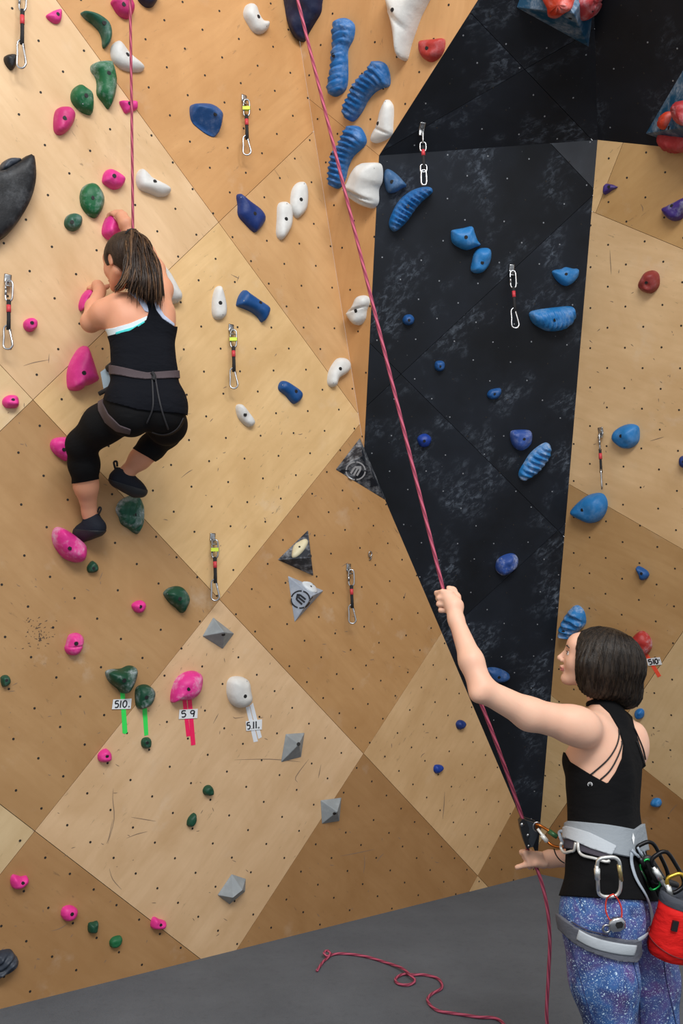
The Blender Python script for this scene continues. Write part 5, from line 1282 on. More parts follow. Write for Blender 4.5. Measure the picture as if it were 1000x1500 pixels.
Vb2, Fb2 = garment(V1, F1, N1, fb, loose + .0075); mesh_obj('belt_lining', Vb2, Fb2, HD, belt)
fb = np.minimum(poly_sd(px1, [(824,1216),(839,1212),(866,1223),(898,1242),(893,1255),(868,1246),(846,1234),(824,1224)]), armR)
Vb3, Fb3 = garment(V1, F1, N1, fb, loose + .0135); mesh_obj('belt_strap', Vb3, Fb3, HL, belt, label='pale grey belt strap')
BT = BVHTree.FromPolygons([tuple(v) for v in Vb], [tuple(f) for f in Fb])
q = [cast([BT], x, y, .002) for x, y in ((926, 1220), (928.5, 1227), (927, 1238), (924.5, 1228))]
if all(q): mesh_obj('emblem', [a[0] for a in q], [(0, 1, 2, 3)], plain('white_mark', (.85, .87, .88, 1), .5), belt, smooth=False)
LOOP = [(815,1335),(826,1343),(844,1357),(862,1365),(886,1371),(919,1376),(934,1375),(934,1396),(927,1409),(905,1407),(886,1401),(862,1391),(844,1380),(815,1352)]
zlim = (2.68 - V1[:, 2]) * 480 + 30
fl = np.minimum(poly_sd(px1, LOOP), zlim); V_, F_ = garment(V1, F1, N1, fl, .0125); lp = mesh_obj('leg_loop', V_, F_, cloth('harness_charcoal', (.085, .09, .105, 1), None, 50, .8, .2), belayer)
TLP = BVHTree.FromPolygons([tuple(v) for v in V_], [tuple(f) for f in F_])
oncloth([TLP], [(846,1369),(862,1378),(880,1384.5),(900,1389),(916,1391.5),(930,1392.5)], .0022, HL, 'loop_stripe', lp, .0012, 7.0)
TRB = [BT, BVHTree.FromPolygons([tuple(v) for v in Vb2], [tuple(f) for f in Fb2]), TRT, TRG]
WEB = plain('pale_grey_webbing', (.36, .41, .47, 1), .7)
oncloth(TRB, [(924,1246),(922,1262),(929,1288),(944,1314),(952,1338),(952,1356),(944,1368),(932,1376)], .0028, WEB, 'webbing_strap', belt, .006, 2.4)
oncloth(TRB, [(940,1248),(944,1262),(950,1280),(958,1296),(964,1306)], .0028, WEB, 'webbing_strap', belt, .006, 2.2)
for a, b in (((921,1246),(930,1256)), ((929,1242),(938,1262)), ((934,1250),(946,1272)), ((926,1252),(944,1264))): oncloth(TRB, [a, ((a[0] + b[0]) / 2, (a[1] + b[1]) / 2), b], .003, WEB, 'webbing_knot', belt, .010, 1.6)
GL = plain('silver_gear_loop', (.62, .62, .60, 1), .35, .3)
def hang(pts, zz): return catmull([J(x, y, z) for (x, y), z in zip(pts, zz)], 5)
zb = lambda x, y, l: (lambda c: c[0][2] - l if c else 2.68)(cast(TRB, x, y, 0))
oncloth(TRB, [(827,1236),(824,1246),(829,1251),(842,1247),(846,1236)], .0042, GL, 'gear_loop', belt, .010)
oncloth(TRB, [(849,1236),(850,1248),(856,1255),(872,1259),(888,1264),(892,1258)], .0042, GL, 'gear_loop', belt, .010)
oncloth(TRB, [(838,1350),(860,1362),(890,1369)], .0016, HD, 'piping', belt, .004)
for ln in ([(832,1372),(840,1400),(852,1440),(868,1500),(885,1560)], [(927,1410),(934,1440),(937,1475),(938,1510)]): oncloth([TRG], ln, .0013, plain('navy_seam', (.02, .03, .12, 1), .7), 'seam', legg, .0008)
oncloth([TRG], [(972,1408),(976,1440),(984,1475),(992,1510)], .0013, plain('navy_seam', (.02, .03, .12, 1), .7), 'seam', legg, .0008)

# ---- things hanging from the harness
zc = min(zb(x_, y_, .022) for x_ in (868, 880, 893, 906) for y_ in (1262, 1280, 1300, 1314))
def krab(c, sx, dn, L, w, r, mat1, mat2, label, name='carabiner', sleeve=True, gate_side=-1, sleeve_mat=None):
    o = empty(name, c, label, 'carabiner')
    P = np.array([(-.30, .02), (0, 0), (.30, .02), (.48, .14), (.50, .45), (.46, .80), (.30, .97), (0, 1), (-.30, .97), (-.46, .84), (-.44, .45), (-.42, .14)]) * [w, L]
    P = P[:, :] ; Q = catmull([c + sx * a + dn * b for a, b in P], 4, True)
    n = len(Q); side = [i for i in range(n) if ((Q[i] - c) @ sx) * gate_side > w * .36 and .2 * L < (Q[i] - c) @ dn < .8 * L]
    mesh_obj('frame', *tube(Q, r, 8, True), mat1, o)
    a = c + sx * gate_side * w * .45 + dn * L * .18; b = c + sx * gate_side * w * .46 + dn * L * .82
    g_ = mesh_obj('gate', *tube([a, b], r * 1.08, 8), mat2, o)
    if sleeve: mesh_obj('screw_sleeve', *cyl(a + (b - a) * .12, unit(b - a), r * 1.55, np.linalg.norm(b - a) * .42, 10), sleeve_mat or mat2, g_)
    return o
SILV = plain('pale_anodised_silver', (.78, .80, .78, 1), .3, .85); BRASS = plain('worn_gold_anodising', (.55, .44, .20, 1), .35, .9)
cx_ = J(889, 1258, zc); dnk = unit(J(893, 1314, zc + .01) - cx_); sxk = unit(np.cross([0, 0, 1.], dnk)); sxk = sxk if sxk[0] > 0 else -sxk
kb = krab(cx_ + dnk * -.004, sxk, dnk, .112, .066, .0052, SILV, SILV, 'large silver pear carabiner on the side gear loop of the belayer')
a = cx_ + sxk * .031 + dnk * .02; b = cx_ + sxk * .034 + dnk * .066
mesh_obj('spine_band', *tube([a, b], .0060, 8), BRASS, kb, label='gold worn spine')
RC = plain('red_orange_cord', srgb(214, 58, 40), .6)
zc2 = min(zb(x_, y_, .014) for x_ in (886, 900, 912) for y_ in (1320, 1335, 1358))
cd = catmull([J(893, 1312, zc2 - .012), J(888, 1318, zc2), J(887, 1334, zc2), J(893, 1348, zc2), J(900, 1352, zc2), J(909, 1347, zc2), J(910, 1332, zc2), J(905, 1318, zc2), J(898, 1310, zc2 - .012)], 4)
tag(mesh_obj('cord_loop', *tube(cd, .0022, 7, True), RC), 'thin red cord loop hanging from the large silver carabiner', 'cord')
o = empty('belay_plate', J(903, 1358, zc2), 'small polished belay plate hanging from the red cord', 'belay device')
pc = J(903, 1354, zc2 - .004)
ex, ey, ez = unit([1, -.15, .1]), unit([.15, 1, 0]), unit([0, .1, -1])
mesh_obj('body', *loft([[pc + ex * a_ * k_ + ey * b_ * k_ + ez * h_ for a_, b_ in ((-.020, -.012), (-.006, -.019), (.014, -.018), (.024, -.006), (.022, .012), (.004, .018), (-.016, .016), (-.024, .002))] for k_, h_ in ((.80, -.008), (1, -.005), (1, .005), (.80, .008))]), ALU, o)
mesh_obj('rope_slot', *loft([[pc + ex * (.004 + a_) + ey * b_ + ez * h_ for a_, b_ in ((-.010, -.003), (-.006, -.010), (.008, -.010), (.013, -.002), (.008, .007), (-.006, .007))] for h_ in (-.0088, .0088)]), DARKM, o, smooth=False)
mesh_obj('guide_eye', *tube([pc - ex * .030 + ey * (.006 + .010 * math.sin(t)) + ex * .010 * math.cos(t) for t in np.linspace(0, 6.28, 13)[:-1]], .0032, 7, True), STEEL, o)
# red chalk bag behind the hip
cb = J(985, 1352, 2.57); up_c = unit([.02, -1, .05]); 
o = empty('chalk_bag', cb + np.array([0, .12, 0]), 'red chalk bag with a dark rim hanging behind the belayer', 'chalk bag')
REDF = cloth('red_nylon', srgb(214, 28, 28), srgb(226, 40, 36), 16, .6, .7); DKR = cloth('charcoal_rim_fabric', (.05, .055, .065, 1), None, 30, .8, .3)
ax_c = unit(J(995, 1312, 2.56) - J(977, 1396, 2.56)); s1 = unit(np.cross(ax_c, [0, 0, 1.])); s1 = s1 if s1[0] > 0 else -s1; s2 = np.cross(ax_c, s1)
bot = J(979, 1397, 2.56)
def ringv(h, rx, rz, n=28, wob=0., ph=0): return [bot + ax_c * h + s1 * rx * math.cos(2 * math.pi * k / n) * (1 + wob * math.sin(k * 1.7 + ph)) + s2 * rz * math.sin(2 * math.pi * k / n) * (1 + wob * math.sin(k * 2.3 + ph)) for k in range(n)]
mesh_obj('bag_body', *loft([ringv(-.012, .040, .035), ringv(-.006, .056, .048, wob=.03), ringv(.01, .063, .054, wob=.03, ph=1), ringv(.045, .064, .056, wob=.035, ph=2), ringv(.085, .060, .054, wob=.03, ph=3), ringv(.12, .056, .052, wob=.02, ph=2), ringv(.146, .055, .051)]), REDF, o)
mesh_obj('bag_rim', *loft([ringv(.142, .0565, .0525), ringv(.152, .0585, .0545), ringv(.168, .057, .053), ringv(.171, .050, .046), ringv(.150, .046, .042)], False, True), DKR, o)
mesh_obj('drawcord_toggle', *boxy(bot + ax_c * .100 - s1 * .024 - s2 * .054 * np.sign(s2[2]) , s1 * .008, ax_c * .014, s2 * .004), plain('black_plastic', (.012, .012, .013, 1), .4), o, smooth=False)
mesh_obj('bag_piping', *tube([bot + ax_c * (.035 + .02 * math.sin(t * .9)) + s1 * .066 * math.cos(t) + s2 * .058 * math.sin(t) for t in np.linspace(0, 6.283, 40)[:-1]], .0016, 6, True), plain('dark_red_piping', (.16, .01, .012, 1), .6), o)
BLKM = plain('black_anodised', (.015, .015, .017, 1), .3, .7)
q0 = J(941, 1236, 2.60); krab(q0, unit([.86, -.35, .1]), unit([.45, .88, 0]), .125, .060, .0058, BLKM, BLKM, 'black carabiner, nearest the belt of the two behind the hip')
q1 = J(962, 1252, 2.57); krab(q1, unit([.80, -.50, .1]), unit([.52, .85, -.05]), .115, .062, .0060, BLKM, SILV, 'black carabiner with a silver gate above the red chalk bag')
krab(J(986, 1282, 2.56), unit([.9, -.35, 0]), unit([.30, .95, 0]), .095, .055, .0055, plain('gold_anodised', (.72, .45, .06, 1), .3, .9), SILV, 'gold carabiner hanging at the right edge behind the chalk bag')
krab(J(942, 1262, 2.595), unit([.8, -.6, 0]), unit([.45, .9, 0]), .085, .040, .0040, plain('green_anodised', (.03, .42, .10, 1), .3, .9), BLKM, 'small green carabiner beside the pale webbing', sleeve=False)
GLV = plain('black_leather', (.014, .014, .015, 1), .5)
o = empty('leather_glove', J(965, 1290, 2.62), 'black leather belay gloves clipped between the hip and the chalk bag', 'gloves')
FG_ = Field(J(950, 1290, 2.62) - .12, J(950, 1290, 2.62) + .16, .004)
FG_.cone(J(948, 1262, 2.61), J(962, 1290, 2.62), .020, .026, .02, flat=[0, 0, 1], f=.6)
for dx, dy in ((4, 22), (11, 20), (18, 15), (25, 8)): FG_.cone(J(962, 1288, 2.62), J(962 + dx * 1.1, 1288 + dy, 2.615), .012, .010, .006)
V, F = FG_.mesh(); mesh_obj('glove_body', V, F, GLV, o)

# ---- belay device and its carabiners in front of her
BD = plain('black_belay_plastic', (.012, .013, .015, 1), .35); GU = plain('gunmetal_plate', (.07, .08, .095, 1), .3, .6)
zd = 2.845
o = empty('belay_device', J(776, 1222, zd), 'black assisted-braking belay device on the rope in front of the belayer', 'belay device')
pl_ = [J(x, y, zd) for x, y in ((762,1203),(767,1199.5),(772,1202),(785,1206),(791,1212),(788,1222),(780,1241),(772,1242),(768,1232))]
mesh_obj('side_plate', *slab(np.array(pl_), np.array([0, 0, -1.]), .005), GU, o, smooth=False)
mesh_obj('side_plate', *slab(np.array(pl_) + np.array([0, 0, .026]), np.array([0, 0, -1.]), .005), GU, o, smooth=False)
cm = [J(x, y, zd + .003) for x, y in ((760,1204),(764,1199),(770,1201),(774,1212),(772,1226),(776,1240),(771,1243),(766,1230),(762,1216))]
mesh_obj('cam', *slab(np.array(cm) - np.array([0, 0, .008]), np.array([0, 0, -1.]), .030), BD, o, smooth=False)
for x, y, r in ((764.5, 1208, .0065), (773, 1223.5, .0050), (774, 1239, .004)): mesh_obj('rivet', *cyl(J(x, y, zd - .004), [0, 0, -1.], r, .003, 12), STEEL, o)
mesh_obj('attachment_ring', *tube([J(786 + 5.5 * math.cos(t), 1211 + 6.5 * math.sin(t), zd + .002) for t in np.linspace(0, 6.28, 17)[:-1]], .0030, 7, True), ALU, o)
ORG = plain('orange_anodised', (.42, .12, .02, 1), .28, .9); GRN = plain('green_screw_sleeve', (.04, .13, .05, 1), .4, .3)
ko = empty('locking_carabiner', J(806, 1226, 2.83), 'orange locking carabiner with a green sleeve joining belay device and harness', 'carabiner')
Q = catmull([J(x, y, z) for x, y, z in ((785,1209,2.838),(790,1209,2.83),(805,1218,2.82),(820,1228,2.80),(827,1234,2.79),(828,1240,2.79),(820,1241,2.80),(808,1238,2.815),(797,1228,2.83),(788,1216,2.84))], 4, True)
mesh_obj('frame', *tube(Q, .0046, 8, True), ORG, ko)
mesh_obj('sleeve', *cyl(J(803.5, 1217.5, 2.818), J(815, 1225.5, 2.805) - J(803.5, 1217.5, 2.818), .0078, .030, 10), GRN, ko)
mesh_obj('gate', *join(cyl(J(787, 1214, 2.826), J(803, 1235, 2.812) - J(787, 1214, 2.826), .0044, .048, 8), cyl(J(793, 1223, 2.820), J(803, 1235, 2.812) - J(793, 1223, 2.82), .0072, .024, 8)), plain('white_gate', (.82, .82, .78, 1), .35, .2), ko)
mesh_obj('belay_loop', *tube(catmull([J(819, 1219, 2.80), J(821, 1228, 2.79), J(826, 1236, 2.785), J(830, 1226, 2.785), J(824, 1218, 2.79)], 4, True), .0034, 8, True, flat=[0, 0, -1.], wide=1.5), WEB, belt)
mesh_obj('brake_hand_loop', *tube(catmull([J(811, 1243, 2.86), J(814, 1252, 2.855), J(820, 1260, 2.86), J(826, 1264, 2.88)], 4), .0020, 6), STR, belt)
# hair tie on the wrist is the same black cord

# ================================================================== the climber
SK2 = skinmat('skin_tanned', (222, 160, 128))
lC = unit([-.95, .03, -.30]); fC = unit([-.30, 0, .95]); uC = unit([.02, -1, .03])
FC = Field((-1.22, -1.36, 3.20), (-.48, .22, 4.02), .0055)
sL, sR = J(173, 453, 3.50), J(232, 447, 3.60)
FC.cone(J(205, 456, 3.52) + lC * .075, J(205, 456, 3.52) - lC * .075, .060, k=.04)
FC.cone(J(207, 482, 3.51) + lC * .062, J(207, 482, 3.51) - lC * .062, .066, k=.05)
FC.cone(J(210, 515, 3.49) + lC * .052, J(210, 515, 3.49) - lC * .052, .064, k=.05)
FC.cone(J(212, 545, 3.47) + lC * .054, J(212, 545, 3.47) - lC * .054, .066, k=.05)
FC.cone(J(213, 585, 3.45) + lC * .066, J(213, 585, 3.45) - lC * .066, .078, k=.05)
FC.ell(J(190, 606, 3.42), (fC, uC, lC), (.088, .085, .080), .03); FC.ell(J(237, 604, 3.45), (fC, uC, lC), (.088, .086, .082), .03)
FC.cone(J(214, 436, 3.53), J(201, 402, 3.60), .044, .043, .03)
FC.cone(J(212, 442, 3.53), sL, .040, .042, .04); FC.cone(J(216, 440, 3.54), sR, .038, .042, .04)
FC.ell(J(188, 470, 3.465), (fC, uC, lC), (.030, .060, .048), .03); FC.ell(J(234, 466, 3.50), (fC, uC, lC), (.028, .058, .042), .03)
# arms
eL = J(133, 472, 3.53); wL = J(146, 427, 3.70)
FC.chain([sL, J(152, 460, 3.50), eL], [.052, .048, .036], .03); FC.chain([eL, J(138, 450, 3.61), wL], [.037, .033, .023], .02)
FC.cone(wL, J(143, 419, 3.745), .024, .026, .012)
for i in range(4): finger(FC, [J(147 - i * 4.0, 419 + i * 1.5, 3.745), J(142 - i * 4, 415 + i * 2.5, 3.775), J(136 - i * 3.2, 419 + i * 4, 3.80), J(132 - i * 2.4, 427 + i * 4, 3.805)], .0085, .006)
finger(FC, [J(152, 424, 3.73), J(157, 420, 3.75), J(160, 418, 3.77)], .009, .008)
eR = J(228, 394, 3.76); wR = J(190, 342, 3.775)
FC.chain([sR, J(235, 424, 3.68), eR], [.050, .046, .036], .03); FC.chain([eR, J(214, 370, 3.765), wR], [.037, .034, .023], .02)
FC.chain([wR, J(184, 327, 3.77), J(178, 318, 3.785)], [.024, .027, .026], .012)
for i in range(4): finger(FC, [J(184 - i * 4.5, 314 + i * 1.0, 3.785), J(178 - i * 4.6, 310 + i * 1.0, 3.80), J(170 - i * 3.4, 310 + i * 1.6, 3.815), J(164 - i * 2.2, 316 + i * 1.4, 3.82)], .0088, .006)
finger(FC, [J(184, 328, 3.765), J(178, 333, 3.770), J(176, 326, 3.78)], .0095, .008)
# legs
kl = J(120, 651, 3.58); al_ = J(131, 750, 3.735)
FC.chain([J(186, 602, 3.47), J(150, 622, 3.52), kl], [.082, .071, .056], .03); FC.chain([kl, J(123, 680, 3.63), J(126, 712, 3.68), al_], [.055, .055, .046, .028], .025)
kr = J(243, 634, 3.70); ar = J(186, 692, 3.765)
FC.chain([J(238, 600, 3.50), J(244, 622, 3.60), kr], [.082, .072, .056], .03); FC.chain([kr, J(222, 655, 3.735), J(205, 672, 3.755), ar], [.054, .050, .042, .028], .025)
FC.chain([al_, J(133, 768, 3.75)], [.028, .028], .02); FC.chain([ar, J(180, 705, 3.77)], [.028, .028], .02)
FC.chain([J(142, 776, 3.75), J(112, 782, 3.78)], [.024, .018], .02); FC.chain([J(174, 706, 3.76), J(205, 716, 3.80)], [.024, .018], .02)
# head, face turned to the wall on the left
gf = unit([-.78, .16, .60]); gl = unit(np.cross(gf, [0, 1, 0])); gl = gl if gl[2] < 0 else -gl; gu = unit(np.cross(gl, gf)); gu = gu if gu[1] < 0 else -gu
gc = J(181, 385, 3.62); GP = head(FC, gc, gf, gu, gl, .90)
V2, F2 = FC.mesh(); V2 = relax(V2, F2, 2); N2 = smooth_normals(vnormals(V2, F2), F2)
climber = mesh_obj('person', V2, F2, SK2, label='woman in a black racerback top and cropped leggings climbing the wall, seen from behind', cat='person')
px2 = pix(V2)
C_ARMR = armmask(V2, [sR + np.array([.01, -.01, .03]), J(235, 424, 3.68), eR, wR], .052) ; headm = armmask(V2, [gc, J(199, 406, 3.60)], .095 )
CT = [(182,421),(190,417),(200,412),(222,412),(223,437),(229,455),(237,467),(253,478),(290,480),(290,612),(262,606),(240,603),(200,600),(165,590),(140,580),(140,500),(160,492),(190,485),(214,469),(218,457),(214,441),(200,428)]
fT = np.minimum(poly_sd(px2, CT), headm + 12)
CTM = cloth('black_ribbed_jersey', (.0045, .005, .0075, 1), (.007, .008, .012, 1), 16, .9, .6)
lo2 = .006 + .004 * np.clip((px2[:, 1] - 560) / 30, 0, 1) + .003 * bump_noise(V2, 28, 9)
Vt2, Ft2 = garment(V2, F2, N2, fT, lo2); top2 = mesh_obj('racerback_top', Vt2, Ft2, CTM, climber)
BRA = plain('pale_lilac_bra', (.50, .56, .72, 1), .7); TEAL = plain('teal_band', (.06, .62, .62, 1), .7); BRW = plain('white_band', (.68, .78, .84, 1), .7)
def gp(poly, off, mat, name, par, extra=None, label=None):
    f_ = poly_sd(px2, poly)
    if extra is not None: f_ = np.minimum(f_, extra)
    v, f2 = garment(V2, F2, N2, f_, off)
    if len(f2): return mesh_obj(name, v, f2, mat, par, label=label)
nb = (3.64 - V2[:, 2]) * 300
br = gp([(155,482),(165,481),(190,474),(216,463),(218,470),(214,474),(190,489),(163,497),(155,497)], .0035, BRW, 'sports_bra', climber, nb)
gp([(170,487),(195,479.5),(212,470),(212,472.5),(195,484),(171,490.5)], .0060, TEAL, 'bra_stripe', br, (3.53 - V2[:, 2]) * 300)
gp([(182,423),(190,423),(206,436),(216,448),(218,458),(212,456),(202,440)], .0045, BRA, 'bra_strap', br, nb)
gp([(223,432),(228,432),(232,448),(240,462),(254,474),(254,478),(238,467),(229,455)], .0045, BRA, 'bra_strap', br, nb)
CL = [(140,574),(290,574),(290,700),(250,690),(217,669),(190,654.5),(196,640),(180,640),(150,660),(147,701),(103,709),(80,690),(80,600),(120,585)]
far_hand = np.minimum(armmask(V2, [eL, wL], .05), 1e9)
V_, F_ = garment(V2, F2, N2, poly_sd(px2, CL), .0035); legs2 = mesh_obj('leggings', V_, F_, cloth('black_leggings', (.006, .006, .007, 1), (.009, .009, .010, 1), 12, .8, .35), climber)
HB = plain('brown_grey_webbing', srgb(74, 62, 66), .8)
hb = gp([(150,534),(168,536),(200,544),(215,547),(240,545),(285,540),(285,552),(240,556),(213,557),(195,555),(168,549),(150,547)], lo2 + .006, HB, 'harness_belt', climber)
gp([(144,582),(152,576),(152,590),(160,606),(176,622),(192,628),(190,634),(172,630),(156,618),(146,602)], .0085, HB, 'leg_loop', climber, (3.62 - V2[:, 2]) * 300)
TRC = [BVHTree.FromPolygons([tuple(v) for v in Vt2], [tuple(f) for f in Ft2]), BVHTree.FromPolygons([tuple(v) for v in V_], [tuple(f) for f in F_])]
for ln in ([(222,550),(224,575),(224,600),(214,620)], [(227,552),(232,580),(238,605),(246,628)]): oncloth(TRC, ln, .0022, plain('thin_dark_strap', (.018, .018, .022, 1), .7), 'elastic_strap', hb, .004, 1.5)
oncloth(TRC, [(223,632),(240,636),(258,628),(267,612)], .0022, plain('thin_dark_strap', (.018, .018, .022, 1), .7), 'elastic_strap', hb, .004, 1.5)
oncloth(TRC, [(222,546),(226,552),(224,558)], .005, BLACKFAB, 'harness_knot', hb, .008, 1.4)
# climbing shoes: sole, upper and heel loop
SHO = plain('black_shoe_rubber', (.016, .018, .022, 1), .55, bmp=.3); SHU = cloth('black_shoe_upper', (.012, .014, .020, 1), None, 50, .7, .2)
def shoe(heel, toe, ank, up, label):
    ax = unit(toe - heel); L_ = np.linalg.norm(toe - heel); sd = unit(np.cross(ax, up)); Fd = Field(np.minimum(heel, toe) - .09, np.maximum(np.maximum(heel, toe), ank) + .09, .0042)
    Fd.chain([heel + up * .006, heel + ax * L_ * .45 + up * .004, heel + ax * L_ * .78, toe], [.033, .034, .032, .021], .02, flat=sd, f=1.0)
    Fd.chain([heel + ax * .012 + up * .012, ank], [.036, .034], .02)
    Fd.cone(heel + ax * L_ * .35 + up * .02, toe - ax * .02 + up * .002, .033, .020, .02)
    Fd.cone(ank + up * .024, ank + up * .07, .029, .030, .004, 'cut')
    V, F = Fd.mesh(); V = relax(V, F, 1); N = vnormals(V, F)
    o = mesh_obj('climbing_shoe', V, F, SHU, climber)
    hgt = (V - heel) @ up; v2, f2 = garment(V, F, N, (-.004 - hgt) * 400, .002); mesh_obj('sole', v2, f2, SHO, o)
    for t in (.38, .52): 
        c0 = heel + ax * L_ * t; mesh_obj('strap', *tube([c0 + up * (.030 + .010 * (1 - t)) * math.cos(a) + sd * .036 * math.sin(a) for a in np.linspace(-1.5, 1.5, 9)], .0028, 6, flat=ax, wide=1.), STR, o)
    hl_ = ank - ax * .034 + up * .000
    mesh_obj('pull_loop', *tube(catmull([hl_, hl_ + up * .022 - ax * .014, hl_ + up * .030 - ax * .004, hl_ + up * .012 + ax * .004], 4), .0022, 6, flat=sd, wide=2.), STR, o)
    return o
shoe(J(143, 775, 3.735), J(112, 783, 3.775), J(134, 757, 3.745), unit([.05, -1, -.05]), '')
shoe(J(171, 703, 3.755), J(208, 720, 3.80), J(180, 692, 3.765), unit([.32, -.95, -.05]), '')
# hair: skull cap drawn back, ponytail falling to the right, loose lock at left
HC = hairmat('brown_highlighted_hair', (.022, .010, .006, 1), (.22, .105, .045, 1), (75, 75, 5), .85); HCD = hairmat('dark_root_hair', (.020, .011, .007, 1), (.085, .046, .026, 1), (60, 60, 6), .5)
FH = Field(J(165, 340, 3.5) - .12, J(240, 450, 3.6) + .12, .0045)
FH.ell(J(186, 374, 3.61), (gf, gu, gl), (.104, .094, .082), .02)
FH.ell(GP(.100, -.055, 0), (gf, gu, gl), (.070, .095, .10), .01, 'cut'); FH.ell(GP(.02, -.085, .07), (gf, gu, gl), (.060, .058, .05), .01, 'cut'); FH.ell(GP(.0, -.012, .088), (gf, gu, gl), (.022, .034, .018), .006, 'cut')
V, F = FH.mesh(); V = relax(V, F, 2); hcap = mesh_obj('hair', V, F, HCD, climber)
rs = np.random.default_rng(11); parts = []; parts2 = []
root = J(193, 345, 3.555)
for i in range(430):
    a = rs.random(); b = rs.normal(0, 1)
    ex_ = 176 + 62 * a + rs.normal(0, 2); ey_ = 417 + 26 * a ** .7 + rs.normal(0, 8) - (6 if rs.random() < .3 else 0)
    if a < .12: ex_, ey_ = 170 + rs.normal(0, 3), 424 + rs.normal(0, 3)
    m1x = 190 + 24 * a + rs.normal(0, 2.5); m2x = 187 + 43 * a + rs.normal(0, 2.5)
    dz = rs.uniform(-.045, .02)
    P_ = catmull([J(193 + rs.normal(0, 4), 343 + rs.normal(0, 3), 3.56 + dz * .3), J(m1x, 352 + rs.normal(0, 4) + 6 * a, 3.50 + dz * .6), J(m2x, 385 + rs.normal(0, 4), 3.47 + dz), J((m2x + ex_) / 2 + 2, 408, 3.45 + dz), J(ex_, ey_, 3.45 + dz)], 4)
    r_ = rs.uniform(.0016, .0034); (parts if rs.random() < .6 else parts2).append(tube(P_, np.interp(np.arange(len(P_)), [0, 3, len(P_) - 4, len(P_) - 1], [r_, r_ * 1.3, r_, .0003]), 5))
V, F = join(*parts); pony = mesh_obj('ponytail', V, F, HCD, climber, kind='stuff')
HH = hairmat('chestnut_strand_hair', (.075, .036, .019, 1), (.26, .14, .06, 1), (75, 75, 5), .8)
V, F = join(*parts2); mesh_obj('highlighted_strands', V, F, HH, pony, kind='stuff')
FP = Field(J(170, 340, 3.44) - .06, J(240, 440, 3.56) + .06, .005)
FP.chain([J(194, 346, 3.555), J(201, 362, 3.515), J(207, 385, 3.49), J(214, 408, 3.475), J(222, 425, 3.47)], [.030, .046, .058, .055, .030], .02, flat=[0, 0, 1], f=.6)
V, F = FP.mesh(); mesh_obj('ponytail_core', V, F, HCD, climber)
mesh_obj('hair_tie', *tube([J(193, 345, 3.56) + .026 * (np.array([.6, .3, .7]) * math.cos(t) + np.array([.6, -.75, -.1]) * math.sin(t)) for t in np.linspace(0, 6.28, 15)[:-1]], .005, 6, True), STR, climber)
# pale gear block at her hip
bx = [J(x, y, 3.50) for x, y in ((147,545),(158,537),(162,560),(161,568),(152,572))]
o = mesh_obj('gear_case', *slab(np.array(bx), unit([-.3, .1, -.95]), .05), plain('pale_blue_grey_plastic', srgb(150, 166, 176), .5), label='pale blue-grey block clipped at the left hip of the climber', cat='gear case', smooth=False)
mesh_obj('clip_strap', *tube([J(157, 541, 3.49), J(163, 536, 3.47), J(170, 534, 3.46)], .008, 6, flat=[0, 0, 1], wide=1.8), BLACKFAB, o)
mesh_obj('lower_strap', *tube([J(145, 577, 3.50), J(154, 572, 3.49), J(165, 566, 3.46)], .005, 6, flat=[0, 0, 1], wide=1.8), BLACKFAB, o)

# ================================================================== the rope
def ropemat():
    m, nt, b = nodes('climbing_rope'); uv = N_(nt, 'ShaderNodeTexCoord').outputs['UV']
    w = N_(nt, 'ShaderNodeTexWave', wave_type='BANDS', bands_direction='DIAGONAL'); w.inputs['Scale'].default_value = 1.; nt.links.new(mapping(nt, uv, (1, 1, 1)), w.inputs['Vector'])
    c = mix(nt, ramp(nt, w.outputs['Fac'], [(.35, grey(0)), (.65, grey(1))]), srgb(134, 46, 72), srgb(188, 86, 110))
    nt.links.new(c, b.inputs['Base Color']); b.inputs['Roughness'].default_value = .75; bump(nt, w.outputs['Fac'], b, .5, .002); return m
RM = ropemat()
anch = J(174, -1061, 4.06)
knot = J(170, 545, 3.72)
seg1 = [anch + (J(192, 20, 3.70) - anch) * t for t in (0, .5, 1)]
rope = [J(176, 560, 3.66), J(186, 500, 3.70), J(194, 400, 3.705), J(194.5, 335, 3.70), J(193, 180, 3.715), J(190.5, 0, 3.75)]
rope += [rope[-1] + (anch - rope[-1]) * t for t in (.35, .7, .97)]
hnd = J(648.5, 862, 2.81)
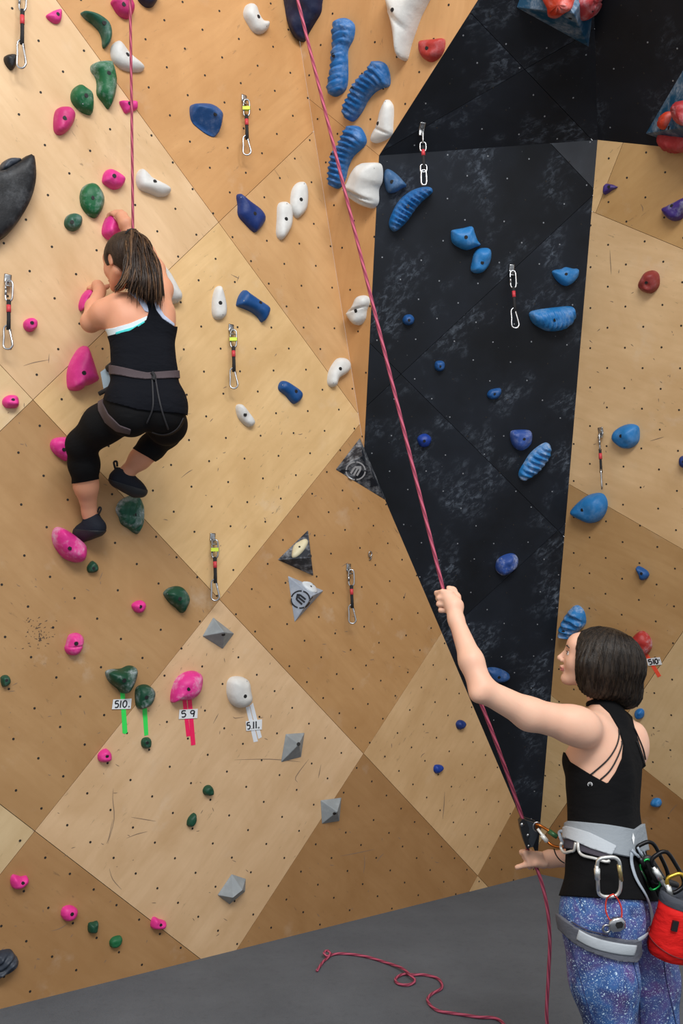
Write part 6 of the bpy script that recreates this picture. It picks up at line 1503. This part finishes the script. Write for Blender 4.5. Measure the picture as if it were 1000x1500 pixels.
rope2 = [anch + (hnd - anch) * t for t in (.02, .3, .6, .85, .97)] + [hnd, J(655, 893, 2.81), J(676, 966, 2.815), J(708, 1040, 2.82), J(738, 1120, 2.835), J(764, 1196, 2.853), J(768, 1212, 2.857), J(771, 1232, 2.86), J(773, 1246, 2.895), J(780, 1261, 2.90), J(787, 1275, 2.90), J(795, 1300, 2.895), J(802, 1335, 2.88), J(805, 1380, 2.875), J(803, 1430, 2.87), J(801, 1500, 2.86)]
fl_ = lambda x, y, l=.007: floor_pt(ray(x, y) * 1.0) * 0 + FL.hit(x, y, .007)
fpt = lambda x, y: FL.hit(x, y, .007)
e0 = J(801, 1500, 2.86); e1 = fpt(812, 1600); 
tail = [(e0 + e1) / 2 + np.array([.02, .02, 0]), e1, fpt(808, 1640), fpt(780, 1620), fpt(770, 1560), fpt(735, 1497), fpt(700, 1490), fpt(668, 1485), fpt(640, 1480), fpt(626, 1466), fpt(632, 1456), fpt(647, 1447), fpt(642, 1434), fpt(622, 1428)]
tail += [fpt(605, 1428), fpt(590, 1427), fpt(579, 1434), fpt(583, 1441), fpt(597, 1443), FL.hit(608, 1437, .010), FL.hit(600, 1428, .020), FL.hit(588, 1418, .016), fpt(565, 1410), fpt(535, 1401), fpt(505, 1397), fpt(488, 1398), FL.hit(479, 1401, .012), FL.hit(474, 1397, .022), FL.hit(478, 1392, .026), FL.hit(484, 1396, .018), FL.hit(481, 1402, .008), fpt(473, 1409), fpt(464, 1422)]
def ropemesh(pts, n=6):
    P = catmull(pts, n); d = np.r_[0, np.cumsum(np.linalg.norm(np.diff(P, axis=0), axis=1))]; m = int(d[-1] / .02); t = np.linspace(0, d[-1], m)
    Q = np.stack([np.interp(t, d, P[:, k]) for k in range(3)], -1); V, F = tube(Q, .0058, 8); uv = np.array([(t[i // 8] * 9, (i % 8) * .25) for i in range(len(V))]); return V, F, uv
v1, f1, u1 = ropemesh(rope); v2, f2, u2 = ropemesh(rope2 + tail)
V, F = join((v1, f1), (v2, f2))
mesh_obj('climbing_rope', V, F, RM, uv=np.vstack([u1, u2]), label='long crimson climbing rope running from the climber up and down to the belayer and floor', cat='rope')
for o in list(bpy.data.objects):
    if '_o' in o: del o['_o']
